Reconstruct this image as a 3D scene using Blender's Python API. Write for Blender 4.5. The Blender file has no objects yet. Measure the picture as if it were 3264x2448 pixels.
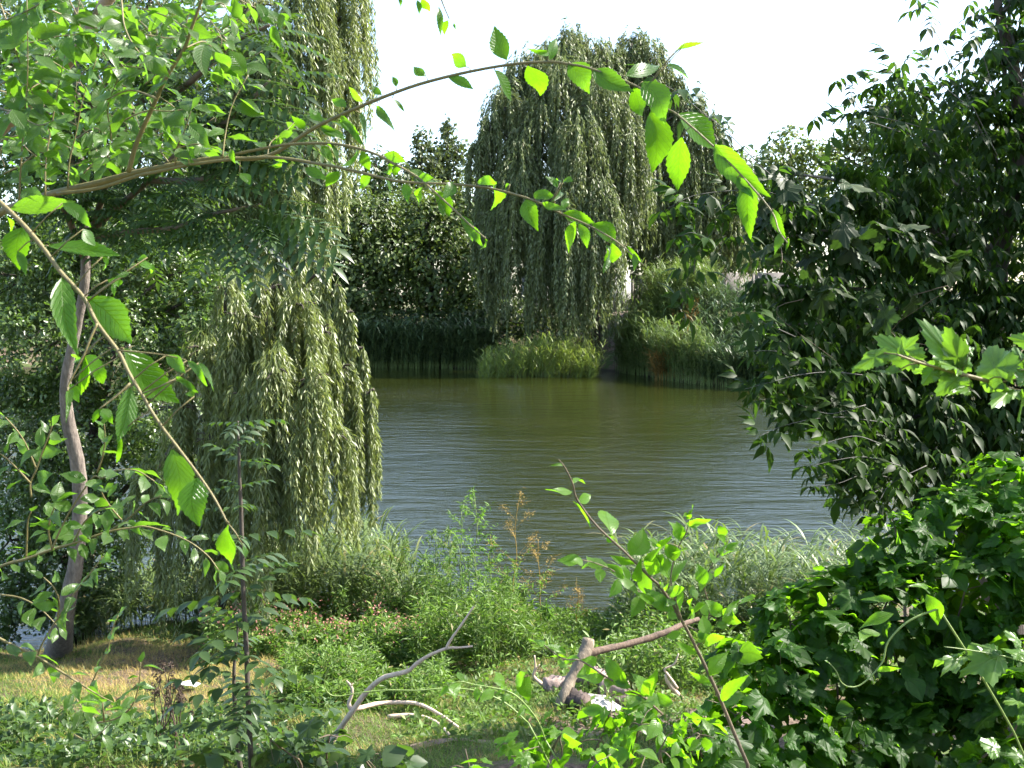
import bpy, math, random
import numpy as np
from mathutils import Vector
PI = math.pi
R = math.radians
rng = np.random.default_rng(7)
random.seed(7)
S = bpy.context.scene
C = S.collection

# ------------------------------------------------------------------ camera, world, sun, exposure
CAM = np.array([0.0, 0.0, 4.0])
FPX = 1098.0
PITCH = math.atan(84 / FPX)
cd = bpy.data.cameras.new('camera')
cam = bpy.data.objects.new('camera', cd)
C.objects.link(cam)
cam.location = CAM
cam.rotation_euler = (PI / 2 - PITCH, 0, 0)
cd.sensor_width = 36.0
cd.lens = 36.0 * FPX / 1024
cd.clip_start = 0.05
cd.clip_end = 3000
cd.dof.use_dof = True
cd.dof.focus_distance = 9.0
cd.dof.aperture_fstop = 20.0
S.camera = cam

SUN_EL, SUN_AZ = R(45), R(78)          # azimuth measured from +Y (view direction) towards +X (right)
w = bpy.data.worlds.new('World')
S.world = w
w.use_nodes = True
nt = w.node_tree
bg = nt.nodes['Background']
sky = nt.nodes.new('ShaderNodeTexSky')
sky.sky_type = 'NISHITA'
sky.sun_disc = False
sky.sun_elevation = SUN_EL
sky.sun_rotation = SUN_AZ
sky.air_density = 1.0
sky.dust_density = 1.6
nt.links.new(sky.outputs[0], bg.inputs[0])
bg.inputs[1].default_value = 0.14
sd = bpy.data.lights.new('sun', 'SUN')
sd.energy = 5.0
sd.angle = R(0.53)
sd.color = (1.0, 0.95, 0.86)
so = bpy.data.objects.new('sun', sd)
C.objects.link(so)
sv = Vector((math.sin(SUN_AZ) * math.cos(SUN_EL), math.cos(SUN_AZ) * math.cos(SUN_EL), math.sin(SUN_EL)))
so.rotation_euler = sv.to_track_quat('Z', 'Y').to_euler()
so.location = (20, 10, 30)
S.view_settings.view_transform = 'Standard'
S.view_settings.look = 'None'
S.view_settings.gamma = 1.0
S.view_settings.exposure = 1.9
S.cycles.max_bounces = 7
S.cycles.diffuse_bounces = 3
S.cycles.glossy_bounces = 3
S.cycles.transmission_bounces = 4
S.cycles.sample_clamp_indirect = 4.0
S.cycles.use_denoising = True
S.cycles.use_adaptive_sampling = True
S.cycles.adaptive_threshold = 0.02

# ------------------------------------------------------------------ helpers
_F = np.array([0, math.cos(PITCH), -math.sin(PITCH)])
_U = np.array([0, math.sin(PITCH), math.cos(PITCH)])
def P(px, py, D):
    """a point that many metres ahead, seen at that place of a 1024x768 picture"""
    d = _F + (px - 512) / FPX * np.array([1., 0, 0]) + (384 - py) / FPX * _U
    return CAM + d * (D / d[1])
def pxy(X, Y, Z):
    q = np.stack([X, Y, Z], -1) - CAM
    d = q @ _F
    return 512 + FPX * q[:, 0] / d, 384 - FPX * (q @ _U) / d
def unit(v):
    v = np.asarray(v, float)
    return v / np.maximum(np.linalg.norm(v, axis=-1, keepdims=True), 1e-9)

def far_shore(x):
    return 64.5 - 15.5 / (1 + np.exp(-(np.asarray(x, float) - 7.5) * 0.9)) + 0.5 * np.sin(np.asarray(x) * 0.7)
def near_shore(x):
    x = np.asarray(x, float)
    return 13.2 + 0.35 * np.sin(x * 1.3) + 0.25 * np.sin(x * 2.9 + 1) + 0.25 * np.clip(x - 2, 0, 8) - 0.10 * np.clip(-x, 0, 30)
def gh(x, y):
    x = np.asarray(x, float); y = np.asarray(y, float)
    ns = near_shore(x); fs = far_shore(x)
    t = y / ns
    near = np.interp(t, [-3, 0, .3, .6, .82, .97, 1.0, 1.15, 1.6], [4.0, 2.35, 1.72, .80, .42, .12, 0.0, -.45, -1.6])
    d = y - fs
    far = np.interp(d, [-8, -1, 0, 1.0, 3.5, 7, 12, 60, 400], [-1.6, -.3, 0.0, .35, 1.1, 2.9, 3.3, 3.6, 5])
    z = np.where(y < (ns + fs) / 2, near, far)
    bump = 0.035 * np.sin(x * 2.1 + y * 1.3) + 0.03 * np.sin(x * 4.3 - y * 3.7) + 0.015 * np.sin(x * 9.1 + y * 8.3)
    return z + np.where(z > .05, bump, 0)
def G(px, py):
    """the point of the ground seen at that place of the picture"""
    lo, hi = 2.0, 90.0
    for D in np.concatenate([np.arange(2, 20, .05), np.arange(20, 120, .5)]):
        p = P(px, py, D)
        if p[2] <= float(gh(p[0], p[1])):
            return np.array([p[0], p[1], float(gh(p[0], p[1]))])
    return P(px, py, 80)

def tag(o, label=None, cat=None, group=None, kind=None):
    if label: o['label'] = label
    if cat: o['category'] = cat
    if group: o['group'] = group
    if kind: o['kind'] = kind
    return o
def thing(name, label, cat, loc=(0, 0, 0), group=None, kind=None):
    o = bpy.data.objects.new(name, None)
    o.empty_display_size = 0.1
    C.objects.link(o)
    o.location = [float(v) for v in loc]
    return tag(o, label, cat, group, kind)

class Bag:
    """collects vertices, faces, uv and a per-vertex random value; build() links them as one mesh object"""
    def __init__(s):
        s.V = []; s.F = []; s.UV = []; s.VAR = []; s.n = 0
    def add(s, V, faces, UV=None, var=0.5):
        V = np.asarray(V, float).reshape(-1, 3)
        n = len(V)
        for f in (faces if isinstance(faces, list) else [faces]):
            f = np.asarray(f)
            if len(f): s.F.append(f.astype(np.int64) + s.n)
        s.V.append(V)
        s.UV.append(np.zeros((n, 2)) if UV is None else np.asarray(UV, float).reshape(-1, 2))
        s.VAR.append(np.full(n, var) if np.isscalar(var) else np.asarray(var, float))
        s.n += n
    def build(s, name, mat, parent=None, smooth=False, loc=None):
        V = np.concatenate(s.V)
        if parent is not None: off = np.array(parent.location) + (np.array(parent.parent.location) if parent.parent else 0)
        elif loc is not None: off = np.array(loc, float)
        else: off = np.zeros(3)
        V = V - off
        me = bpy.data.meshes.new(name)
        me.vertices.add(len(V))
        me.vertices.foreach_set('co', V.astype(np.float32).ravel())
        li = np.concatenate([f.ravel() for f in s.F])
        ls = np.concatenate([np.full(len(f), f.shape[1]) for f in s.F])
        st = np.concatenate([[0], np.cumsum(ls)[:-1]])
        me.loops.add(len(li)); me.polygons.add(len(ls))
        me.loops.foreach_set('vertex_index', li.astype(np.int32))
        me.polygons.foreach_set('loop_start', st.astype(np.int32))
        if smooth: me.polygons.foreach_set('use_smooth', np.ones(len(ls), bool))
        uv = me.uv_layers.new(name='UVMap')
        uv.data.foreach_set('uv', np.concatenate(s.UV)[li].astype(np.float32).ravel())
        at = me.attributes.new('var', 'FLOAT', 'POINT')
        at.data.foreach_set('value', np.concatenate(s.VAR).astype(np.float32))
        me.update(calc_edges=True)
        me.materials.append(mat)
        o = bpy.data.objects.new(name, me)
        C.objects.link(o)
        if parent is not None: o.parent = parent
        elif loc is not None: o.location = [float(v) for v in loc]
        return o

def smooth_path(pts, n=4):
    """Catmull-Rom through the points"""
    p = np.asarray(pts, float)
    if len(p) < 3 or n < 2: return p
    q = np.vstack([2 * p[0] - p[1], p, 2 * p[-1] - p[-2]])
    out = []
    for i in range(len(p) - 1):
        a, b, c, d = q[i:i + 4]
        for t in np.arange(n) / n:
            out.append(.5 * ((2 * b) + (c - a) * t + (2 * a - 5 * b + 4 * c - d) * t * t + (3 * b - a - 3 * c + d) * t ** 3))
    out.append(p[-1])
    return np.array(out)

def tube(bag, pts, r, sides=8, var=0.5, rough=0.0, cap=True):
    p = np.asarray(pts, float)
    m = len(p)
    r = np.asarray(r, float)
    r = np.interp(np.linspace(0, 1, m), np.linspace(0, 1, len(r)), r) if r.ndim else np.full(m, float(r))
    t = np.gradient(p, axis=0) if m > 2 else np.repeat([p[1] - p[0]], m, 0)
    t = unit(t)
    ref = np.array([0, 0, 1.]) if abs(t[0][2]) < .9 else np.array([1., 0, 0])
    a = unit(np.cross(t[0], ref))
    A = []
    for k in range(m):
        a = unit(a - t[k] * np.dot(a, t[k]))
        A.append(a)
    A = np.array(A); B = np.cross(t, A)
    th = np.linspace(0, 2 * PI, sides, endpoint=False)
    rr = r[:, None] * (1 + (rough * rng.normal(size=(m, sides)) if rough else 0))
    V = p[:, None] + rr[..., None] * (np.cos(th)[None, :, None] * A[:, None] + np.sin(th)[None, :, None] * B[:, None])
    i = np.arange(m - 1)[:, None] * sides; j = np.arange(sides)[None]; jn = (j + 1) % sides
    F = np.stack([i + j, i + jn, i + sides + jn, i + sides + j], -1).reshape(-1, 4)
    L = np.concatenate([[0], np.cumsum(np.linalg.norm(np.diff(p, axis=0), axis=1))])
    UV = np.stack(np.broadcast_arrays(th[None] / (2 * PI), L[:, None]), -1)
    fs = [F]
    if cap:
        fs.append(np.arange(sides)[None, ::-1]); fs.append((np.arange(sides) + (m - 1) * sides)[None])
    bag.add(V, fs, UV, var)

def many_tubes(bag, paths, r0, r1, sides=3, var=0.5):
    """paths (N,m,3) of equal length, thin stems"""
    p = np.asarray(paths, float)
    if not len(p): return
    N, m, _ = p.shape
    t = unit(np.gradient(p, axis=1))
    a = unit(np.cross(t, np.array([0.31, 0.77, 0.21])))
    b = np.cross(t, a)
    th = np.linspace(0, 2 * PI, sides, endpoint=False)
    rr = np.linspace(1, 0, m)[None] * (np.asarray(r0) - r1)[..., None] + r1 if np.ndim(r0) else (np.linspace(r0, r1, m)[None])
    rr = np.broadcast_to(rr, (N, m))
    V = p[:, :, None] + rr[..., None, None] * (np.cos(th)[:, None] * a[:, :, None] + np.sin(th)[:, None] * b[:, :, None])
    base = (np.arange(N) * m * sides)[:, None, None]
    i = (np.arange(m - 1) * sides)[None, :, None]; j = np.arange(sides)[None, None]; jn = (j + 1) % sides
    F = np.stack(np.broadcast_arrays(base + i + j, base + i + jn, base + i + sides + jn, base + i + sides + j), -1).reshape(-1, 4)
    bag.add(V, F, None, var)

# ---- leaf templates: (V, faces, UV) with x across, y along 0..1, z out of the face
def t_leaf(N=6, wide=.55, peak=.42, fold=.22, droop=.16, serr=0.0, tip=1.0):
    ts = np.linspace(0, 1, N + 1)
    def prof(t):
        a = np.clip(t / peak, 0, 1); b = np.clip((1 - t) / (1 - peak), 0, 1)
        return np.where(t < peak, np.sin(a * PI / 2) ** .8, (np.sin(b * PI / 2)) ** (1.15 * tip))
    wv = prof(ts) * wide / 2
    wv[0] = 0.015; wv[-1] = 0.003
    V = []; UV = []
    for k, t in enumerate(ts):
        ww = wv[k]
        yy = t
        if serr and 0 < k < N:
            ww = wv[k] * (1 + (serr if k % 2 else -serr)); 
        z = -droop * t * t
        sh = 0.02 if (serr and k % 2) else 0
        V += [(-ww, yy + sh, z + fold * ww), (0, yy, z), (ww, yy + sh, z + fold * ww)]
        UV += [(-ww, yy), (0, yy), (ww, yy)]
    F = []
    for k in range(N):
        a = k * 3
        F += [(a, a + 1, a + 4, a + 3), (a + 1, a + 2, a + 5, a + 4)]
    return np.array(V), [np.array(F)], np.array(UV)
def t_simple(wide=.35, fold=.25, droop=.1, peak=.45):
    w_ = wide / 2
    V = np.array([(0, 0, 0), (-w_, peak, fold * w_ - droop * .2), (0, 1, -droop), (w_, peak, fold * w_ - droop * .2), ])
    return V, [np.array([(0, 3, 2), (0, 2, 1)])], V[:, :2].copy()
def t_lobed(lobes=3, wide=1.0, serr=.06, cup=.12, seed=0):
    rg = np.random.default_rng(seed)
    n = 44
    th = np.linspace(-.93 * PI, .93 * PI, n)          # 0 = tip
    r = 0.50 * (1 - .05 * (np.abs(th) / PI))
    if lobes == 3: L = [(0, .55, .30), (1.15, .40, .30), (-1.15, .40, .30), (2.2, .12, .4), (-2.2, .12, .4)]
    elif lobes == 5: L = [(0, .60, .22), (.95, .50, .22), (-.95, .50, .22), (2.0, .36, .26), (-2.0, .36, .26)]
    else: L = [(0, .42, .40)]
    r = np.full(n, .40 if lobes > 1 else .42)
    for c, a, s_ in L: r = r + a * .62 * np.exp(-((th - c) / s_) ** 2)
    r = r * (1 + serr * np.where(np.arange(n) % 2, 1, -1)) * (1 + rg.normal(0, .02, n))
    x = np.sin(th) * r * wide; y = np.cos(th) * r + .30
    z = cup * (x * x + (y - .3) ** 2) * -1.2 + .05 * np.cos(th * 5)
    V = np.vstack([[0, .30, 0.0], np.stack([x, y, z], 1), [0, .05, .0]])
    V[:, 1] = V[:, 1] - .05
    V /= 1.05
    k = np.arange(n - 1)
    F = np.stack([np.zeros(n - 1, int), k + 1, k + 2], 1)
    F = np.vstack([F, [0, n, n + 1], [0, n + 1, 1]])
    return V, [F], V[:, :2].copy()
def t_combine(items):
    """items: (template, base, yaw, pitch, scale, roll)"""
    Vs = []; Fs = []; UVs = []; n = 0
    for (tv, tf, tu), base, yaw, pitch, sc, roll in items:
        v = tv * sc
        cr, sr = math.cos(roll), math.sin(roll)
        v = v @ np.array([[cr, 0, -sr], [0, 1, 0], [sr, 0, cr]])
        cp, sp = math.cos(pitch), math.sin(pitch)
        v = v @ np.array([[1, 0, 0], [0, cp, sp], [0, -sp, cp]])
        cy, sy = math.cos(yaw), math.sin(yaw)
        v = v @ np.array([[cy, -sy, 0], [sy, cy, 0], [0, 0, 1]])
        Vs.append(v + np.array(base))
        for f in tf: Fs.append(f + n)
        UVs.append(tu); n += len(v)
    ks = sorted({f.shape[1] for f in Fs})
    return np.vstack(Vs), [np.vstack([f for f in Fs if f.shape[1] == k]) for k in ks], np.vstack(UVs)
def t_pinnate(pairs=7, leaf=None, L=.34, droop=.25, lw=.008):
    leaf = leaf or t_simple(.36, .2, .15)
    it = []
    for k in range(pairs):
        t = .12 + .82 * k / max(pairs - 1, 1)
        z = -droop * t * t
        sc = L * (1 - .35 * abs(t - .45))
        for s in (-1, 1):
            it.append((leaf, (0, t, z), s * 1.15, -.25, sc, 0))
    it.append((leaf, (0, .96, -droop * .95), 0, -.4, L * .9, 0))
    ts = np.linspace(0, .97, 4)
    V = np.concatenate([[(-lw, t, -droop * t * t), (lw, t, -droop * t * t)] for t in ts])
    F = np.array([(2 * k, 2 * k + 1, 2 * k + 3, 2 * k + 2) for k in range(3)])
    it.append(((V, [F], V[:, :2] * 0 + .5), (0, 0, 0), 0, 0, 1, 0))
    return t_combine(it)

def scatter(bag, tm, pos, fwd, up, length, width=None, var=None):
    """place the template at each pos, pointing along fwd with its face towards up"""
    tv, tf, tu = tm
    pos = np.asarray(pos, float).reshape(-1, 3); N = len(pos)
    if N == 0: return
    y = unit(np.broadcast_to(fwd, (N, 3)))
    x = unit(np.cross(y, np.broadcast_to(up, (N, 3)) + rng.normal(0, 1e-3, (N, 3))))
    z = np.cross(x, y)
    L = np.broadcast_to(np.asarray(length, float), (N,))
    W = L if width is None else L * np.broadcast_to(np.asarray(width, float), (N,))
    V = (pos[:, None] + tv[None, :, 0, None] * (x * W[:, None])[:, None] + tv[None, :, 1, None] * (y * L[:, None])[:, None]
         + tv[None, :, 2, None] * (z * L[:, None])[:, None])
    k = len(tv)
    off = (np.arange(N) * k)[:, None, None]
    Fs = [(f[None] + off).reshape(-1, f.shape[1]) for f in tf]
    var = rng.random(N) if var is None else np.broadcast_to(var, (N,))
    bag.add(V, Fs, np.tile(tu, (N, 1)), np.repeat(var, k))

def rdir(n):
    return unit(rng.normal(size=(n, 3)))

# ------------------------------------------------------------------ materials
def newmat(name):
    m = bpy.data.materials.new(name)
    m.use_nodes = True
    t = m.node_tree
    for n in list(t.nodes): t.nodes.remove(n)
    out = t.nodes.new('ShaderNodeOutputMaterial')
    return m, t, out
def N_(t, kind, **kw):
    n = t.nodes.new('ShaderNode' + kind)
    for k, v in kw.items(): setattr(n, k, v)
    return n
def ramp(t, fac, stops):
    r = N_(t, 'ValToRGB')
    els = r.color_ramp.elements
    while len(els) < len(stops): els.new(.5)
    for e, (p, c) in zip(els, stops):
        e.position = p; e.color = (*c, 1)
    t.links.new(fac, r.inputs[0])
    return r.outputs[0]
def math_(t, op, a, b=None, c=None):
    n = N_(t, 'Math', operation=op)
    for i, v in enumerate((a, b, c)):
        if v is None: continue
        if isinstance(v, (int, float)): n.inputs[i].default_value = v
        else: t.links.new(v, n.inputs[i])
    return n.outputs[0]
def leafmat(name, top, trans, rough=.42, spec=.5, tfac=.45, veins=0, var=.35, yellow=None, radial=False):
    """top: diffuse colour; trans: light passing through; the mesh attribute var shifts both a little from leaf to leaf"""
    top = (top[0] * 1.18, top[1] * 1.15, top[2] * .72); trans = (trans[0] * 1.2, trans[1] * 1.1, trans[2] * .8)
    m, t, out = newmat(name)
    a = N_(t, 'Attribute', attribute_name='var').outputs['Fac']
    lo = tuple(c * (1 - var) for c in top); hi = tuple(c * (1 + var) for c in top)
    st = [(0, lo), (.55, top), (.93, hi)]
    if yellow: st.append((.975, yellow))
    col = ramp(t, a, st)
    tlo = tuple(c * (1 - var * .6) for c in trans); thi = tuple(c * (1 + var * .4) for c in trans)
    tcol = ramp(t, a, [(0, tlo), (.95, thi)])
    pr = N_(t, 'BsdfPrincipled')
    pr.inputs['Roughness'].default_value = rough
    pr.inputs['Specular IOR Level'].default_value = spec
    tr = N_(t, 'BsdfTranslucent')
    mx = N_(t, 'MixShader')
    mx.inputs[0].default_value = tfac
    if veins:
        uv = N_(t, 'UVMap').outputs[0]
        sp = N_(t, 'SeparateXYZ'); t.links.new(uv, sp.inputs[0])
        ax = math_(t, 'ABSOLUTE', sp.outputs[0])
        ph = math_(t, 'SUBTRACT', sp.outputs[1], math_(t, 'MULTIPLY', ax, 1.05))
        if radial: ph = math_(t, 'ARCTAN2', sp.outputs[0], math_(t, 'ADD', sp.outputs[1], .02))
        fr = math_(t, 'FRACT', math_(t, 'ADD', math_(t, 'MULTIPLY', ph, float(veins)), .5 if radial else 0.0))
        d = math_(t, 'ABSOLUTE', math_(t, 'SUBTRACT', fr, .5))          # 0 in the middle of the vein
        line = math_(t, 'SUBTRACT', 1.0, math_(t, 'SMOOTH_MIN', math_(t, 'MULTIPLY', d, 6.0), 1.0, .15))
        mid = math_(t, 'SUBTRACT', 1.0, math_(t, 'MINIMUM', math_(t, 'MULTIPLY', ax, 70.0), 1.0))
        v = math_(t, 'MAXIMUM', math_(t, 'MULTIPLY', line, .75), mid)
        nz = N_(t, 'TexNoise'); nz.inputs['Scale'].default_value = 9
        t.links.new(uv, nz.inputs['Vector'])
        blot = ramp(t, nz.outputs[0], [(.3, (.80, .84, .8)), (.7, (1.1, 1.08, 1.0))])
        mm = N_(t, 'Mix', data_type='RGBA', blend_type='MULTIPLY'); mm.inputs[0].default_value = 1
        t.links.new(tcol, mm.inputs[6]); t.links.new(blot, mm.inputs[7])
        m2 = N_(t, 'Mix', data_type='RGBA')
        t.links.new(v, m2.inputs[0]); t.links.new(mm.outputs[2], m2.inputs[6])
        m2.inputs[7].default_value = (trans[0] * .62, trans[1] * .62, trans[2] * .6, 1)
        tcol = m2.outputs[2]
        bp = N_(t, 'Bump'); bp.inputs['Strength'].default_value = .55; bp.inputs['Distance'].default_value = .004
        t.links.new(math_(t, 'SUBTRACT', 1.0, v), bp.inputs['Height'])
        t.links.new(bp.outputs[0], pr.inputs['Normal'])
        m3 = N_(t, 'Mix', data_type='RGBA')
        t.links.new(math_(t, 'MULTIPLY', v, .5), m3.inputs[0]); t.links.new(col, m3.inputs[6])
        m3.inputs[7].default_value = (top[0] * 2.4, top[1] * 2.0, top[2] * 2.0, 1)
        col = m3.outputs[2]
    t.links.new(col, pr.inputs['Base Color'])
    t.links.new(tcol, tr.inputs[0])
    t.links.new(pr.outputs[0], mx.inputs[1]); t.links.new(tr.outputs[0], mx.inputs[2])
    t.links.new(mx.outputs[0], out.inputs[0])
    return m
def barkmat(name, c0, c1, scale=22, rough=.85, bump=.5, stretch=.18):
    m, t, out = newmat(name)
    tc = N_(t, 'TexCoord').outputs['Object']
    mp = N_(t, 'Mapping'); mp.inputs['Scale'].default_value = (1, 1, stretch)
    t.links.new(tc, mp.inputs[0])
    nz = N_(t, 'TexNoise'); nz.inputs['Scale'].default_value = scale; nz.inputs['Detail'].default_value = 6
    nz.inputs['Roughness'].default_value = .7
    t.links.new(mp.outputs[0], nz.inputs[0])
    n2 = N_(t, 'TexNoise'); n2.inputs['Scale'].default_value = 3.0; t.links.new(tc, n2.inputs[0])
    f = math_(t, 'ADD', math_(t, 'MULTIPLY', nz.outputs[0], .7), math_(t, 'MULTIPLY', n2.outputs[0], .3))
    pr = N_(t, 'BsdfPrincipled')
    t.links.new(ramp(t, f, [(.32, c0), (.66, c1)]), pr.inputs['Base Color'])
    pr.inputs['Roughness'].default_value = rough
    bp = N_(t, 'Bump'); bp.inputs['Strength'].default_value = bump; bp.inputs['Distance'].default_value = .02
    t.links.new(nz.outputs[0], bp.inputs['Height']); t.links.new(bp.outputs[0], pr.inputs['Normal'])
    t.links.new(pr.outputs[0], out.inputs[0])
    return m

M = {}
M['elm'] = leafmat('elm leaf', (.035, .085, .018), (.17, .44, .010), .36, .5, .55, veins=10, var=.3)
M['elm_small'] = leafmat('elm leaf small', (.042, .085, .026), (.15, .36, .022), .36, .5, .48, veins=11, var=.35)
M['elm_young'] = leafmat('young elm leaf', (.06, .13, .02), (.19, .48, .012), .36, .45, .55, veins=12, var=.2)
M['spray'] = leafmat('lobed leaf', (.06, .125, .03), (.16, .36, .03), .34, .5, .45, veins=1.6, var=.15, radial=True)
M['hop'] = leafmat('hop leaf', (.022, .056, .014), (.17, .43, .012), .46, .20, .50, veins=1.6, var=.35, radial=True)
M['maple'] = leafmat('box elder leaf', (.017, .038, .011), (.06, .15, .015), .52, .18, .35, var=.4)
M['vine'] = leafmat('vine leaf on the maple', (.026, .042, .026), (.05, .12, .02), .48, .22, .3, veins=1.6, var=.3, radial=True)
M['pinnate'] = leafmat('robinia leaf', (.075, .115, .058), (.13, .26, .03), .34, .65, .38, var=.4)
M['ailanthus'] = leafmat('ailanthus leaf', (.030, .056, .026), (.08, .18, .02), .40, .45, .35, var=.35)
M['willow'] = leafmat('willow leaf', (.165, .20, .125), (.20, .27, .075), .38, .5, .38, var=.4, yellow=(.22, .20, .05))
M['willow_far'] = leafmat('far willow leaf', (.120, .145, .092), (.12, .17, .06), .45, .4, .35, var=.4, yellow=(.22, .2, .07))
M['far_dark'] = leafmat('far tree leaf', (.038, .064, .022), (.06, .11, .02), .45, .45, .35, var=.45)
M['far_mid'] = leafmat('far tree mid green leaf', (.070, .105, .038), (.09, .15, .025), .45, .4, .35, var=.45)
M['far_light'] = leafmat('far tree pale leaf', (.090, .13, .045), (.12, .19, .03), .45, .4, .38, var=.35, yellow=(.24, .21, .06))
M['poplar'] = leafmat('poplar leaf', (.075, .10, .055), (.09, .14, .04), .4, .55, .3, var=.35)
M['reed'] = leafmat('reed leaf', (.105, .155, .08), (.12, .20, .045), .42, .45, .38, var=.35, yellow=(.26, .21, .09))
M['reed_bright'] = leafmat('sunlit reed leaf', (.19, .25, .085), (.20, .30, .05), .42, .4, .4, var=.3, yellow=(.32, .25, .10))  # brighter copy of the reed leaf, the sunshine is put into its colour
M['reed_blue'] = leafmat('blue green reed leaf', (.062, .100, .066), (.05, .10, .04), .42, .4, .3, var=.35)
M['reed_dry'] = leafmat('dry reed leaf', (.26, .17, .08), (.2, .13, .05), .6, .3, .3, var=.35)
M['grass'] = leafmat('grass blade', (.095, .165, .032), (.12, .25, .02), .5, .35, .38, var=.45, yellow=(.3, .25, .1))
M['straw'] = leafmat('dry grass blade', (.30, .235, .115), (.22, .17, .07), .6, .25, .25, var=.35)
M['herb'] = leafmat('herb leaf', (.085, .15, .045), (.12, .25, .03), .5, .35, .4, var=.45, yellow=(.25, .2, .08))
M['hemp'] = leafmat('fine herb leaf', (.085, .17, .035), (.14, .32, .03), .5, .35, .42, var=.3)
M['dry'] = leafmat('dry seed head', (.34, .24, .11), (.25, .17, .07), .7, .2, .25, var=.35)
M['pink'] = leafmat('pink flower', (.45, .22, .28), (.4, .2, .25), .6, .2, .3, var=.3)
M['burdock'] = barkmat('dried burdock', (.035, .022, .014), (.10, .065, .04), 40)
M['broad'] = leafmat('broad weed leaf', (.042, .080, .034), (.09, .19, .03), .42, .45, .35, var=.35)
M['twig'] = barkmat('elm twig bark', (.10, .085, .028), (.19, .155, .06), 40, .6, .3)
M['twig_dark'] = barkmat('branch bark', (.06, .045, .03), (.15, .11, .065), 40, .7, .5)
M['limb_pale'] = barkmat('pale limb bark', (.18, .12, .08), (.36, .25, .17), 20, .8)
M['green_stem'] = barkmat('green stem', (.10, .16, .03), (.20, .27, .07), 30, .5, .2)
M['bark'] = barkmat('grey brown bark', (.06, .048, .038), (.26, .215, .18), 34, .9, 1.0, .3)
M['dark_bark'] = barkmat('dark bark', (.028, .022, .018), (.085, .066, .05), 20, .9, .8)
M['grey_bark'] = barkmat('smooth grey bark', (.05, .048, .04), (.12, .115, .095), 20, .75, .4)
M['deadwood'] = barkmat('weathered dead wood', (.44, .32, .22), (.70, .55, .42), 30, .85, .6)
M['deadwood2'] = barkmat('grey driftwood', (.11, .085, .06), (.30, .24, .175), 30, .85, .7)
M['armwood'] = barkmat('brown bark of the side arm', (.05, .033, .024), (.20, .135, .095), 30, .85, .7)
M['char'] = barkmat('charred log', (.015, .012, .010), (.14, .10, .085), 14, .9, .9, 1.0)
M['cutwood'] = barkmat('cut firewood', (.15, .10, .085), (.40, .31, .27), 18, .9, .7, .5)

def ground_mat():
    m, t, out = newmat('ground soil and turf')
    tc = N_(t, 'TexCoord').outputs['Object']
    sp = N_(t, 'SeparateXYZ'); t.links.new(tc, sp.inputs[0])
    def noise(s, d=5, r=.6):
        n = N_(t, 'TexNoise'); n.inputs['Scale'].default_value = s; n.inputs['Detail'].default_value = d
        n.inputs['Roughness'].default_value = r
        t.links.new(tc, n.inputs[0]); return n.outputs[0]
    soil = ramp(t, noise(24), [(.3, (.05, .034, .022)), (.5, (.12, .086, .06)), (.72, (.21, .155, .115))])
    turf = ramp(t, noise(18), [(.3, (.035, .055, .014)), (.7, (.095, .13, .035))])
    f = ramp(t, math_(t, 'ADD', noise(1.3, 3), math_(t, 'MULTIPLY', math_(t, 'SUBTRACT', noise(9, 4), .5), .5)), [(.44, (0, 0, 0)), (.55, (1, 1, 1))])
    mx = N_(t, 'Mix', data_type='RGBA')
    t.links.new(f, mx.inputs[0]); t.links.new(soil, mx.inputs[6]); t.links.new(turf, mx.inputs[7])
    # wet dark mud just above and below the water line
    wet = N_(t, 'MapRange'); wet.inputs[1].default_value = .02; wet.inputs[2].default_value = .14
    t.links.new(sp.outputs[2], wet.inputs[0])
    m2 = N_(t, 'Mix', data_type='RGBA'); t.links.new(wet.outputs[0], m2.inputs[0])
    m2.inputs[6].default_value = (.035, .028, .018, 1); t.links.new(mx.outputs[2], m2.inputs[7])
    pr = N_(t, 'BsdfPrincipled'); pr.inputs['Roughness'].default_value = .95
    pr.inputs['Specular IOR Level'].default_value = .2
    t.links.new(m2.outputs[2], pr.inputs['Base Color'])
    bp = N_(t, 'Bump'); bp.inputs['Strength'].default_value = .8; bp.inputs['Distance'].default_value = .03
    t.links.new(noise(40, 8, .7), bp.inputs['Height']); t.links.new(bp.outputs[0], pr.inputs['Normal'])
    t.links.new(pr.outputs[0], out.inputs[0])
    return m
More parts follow.
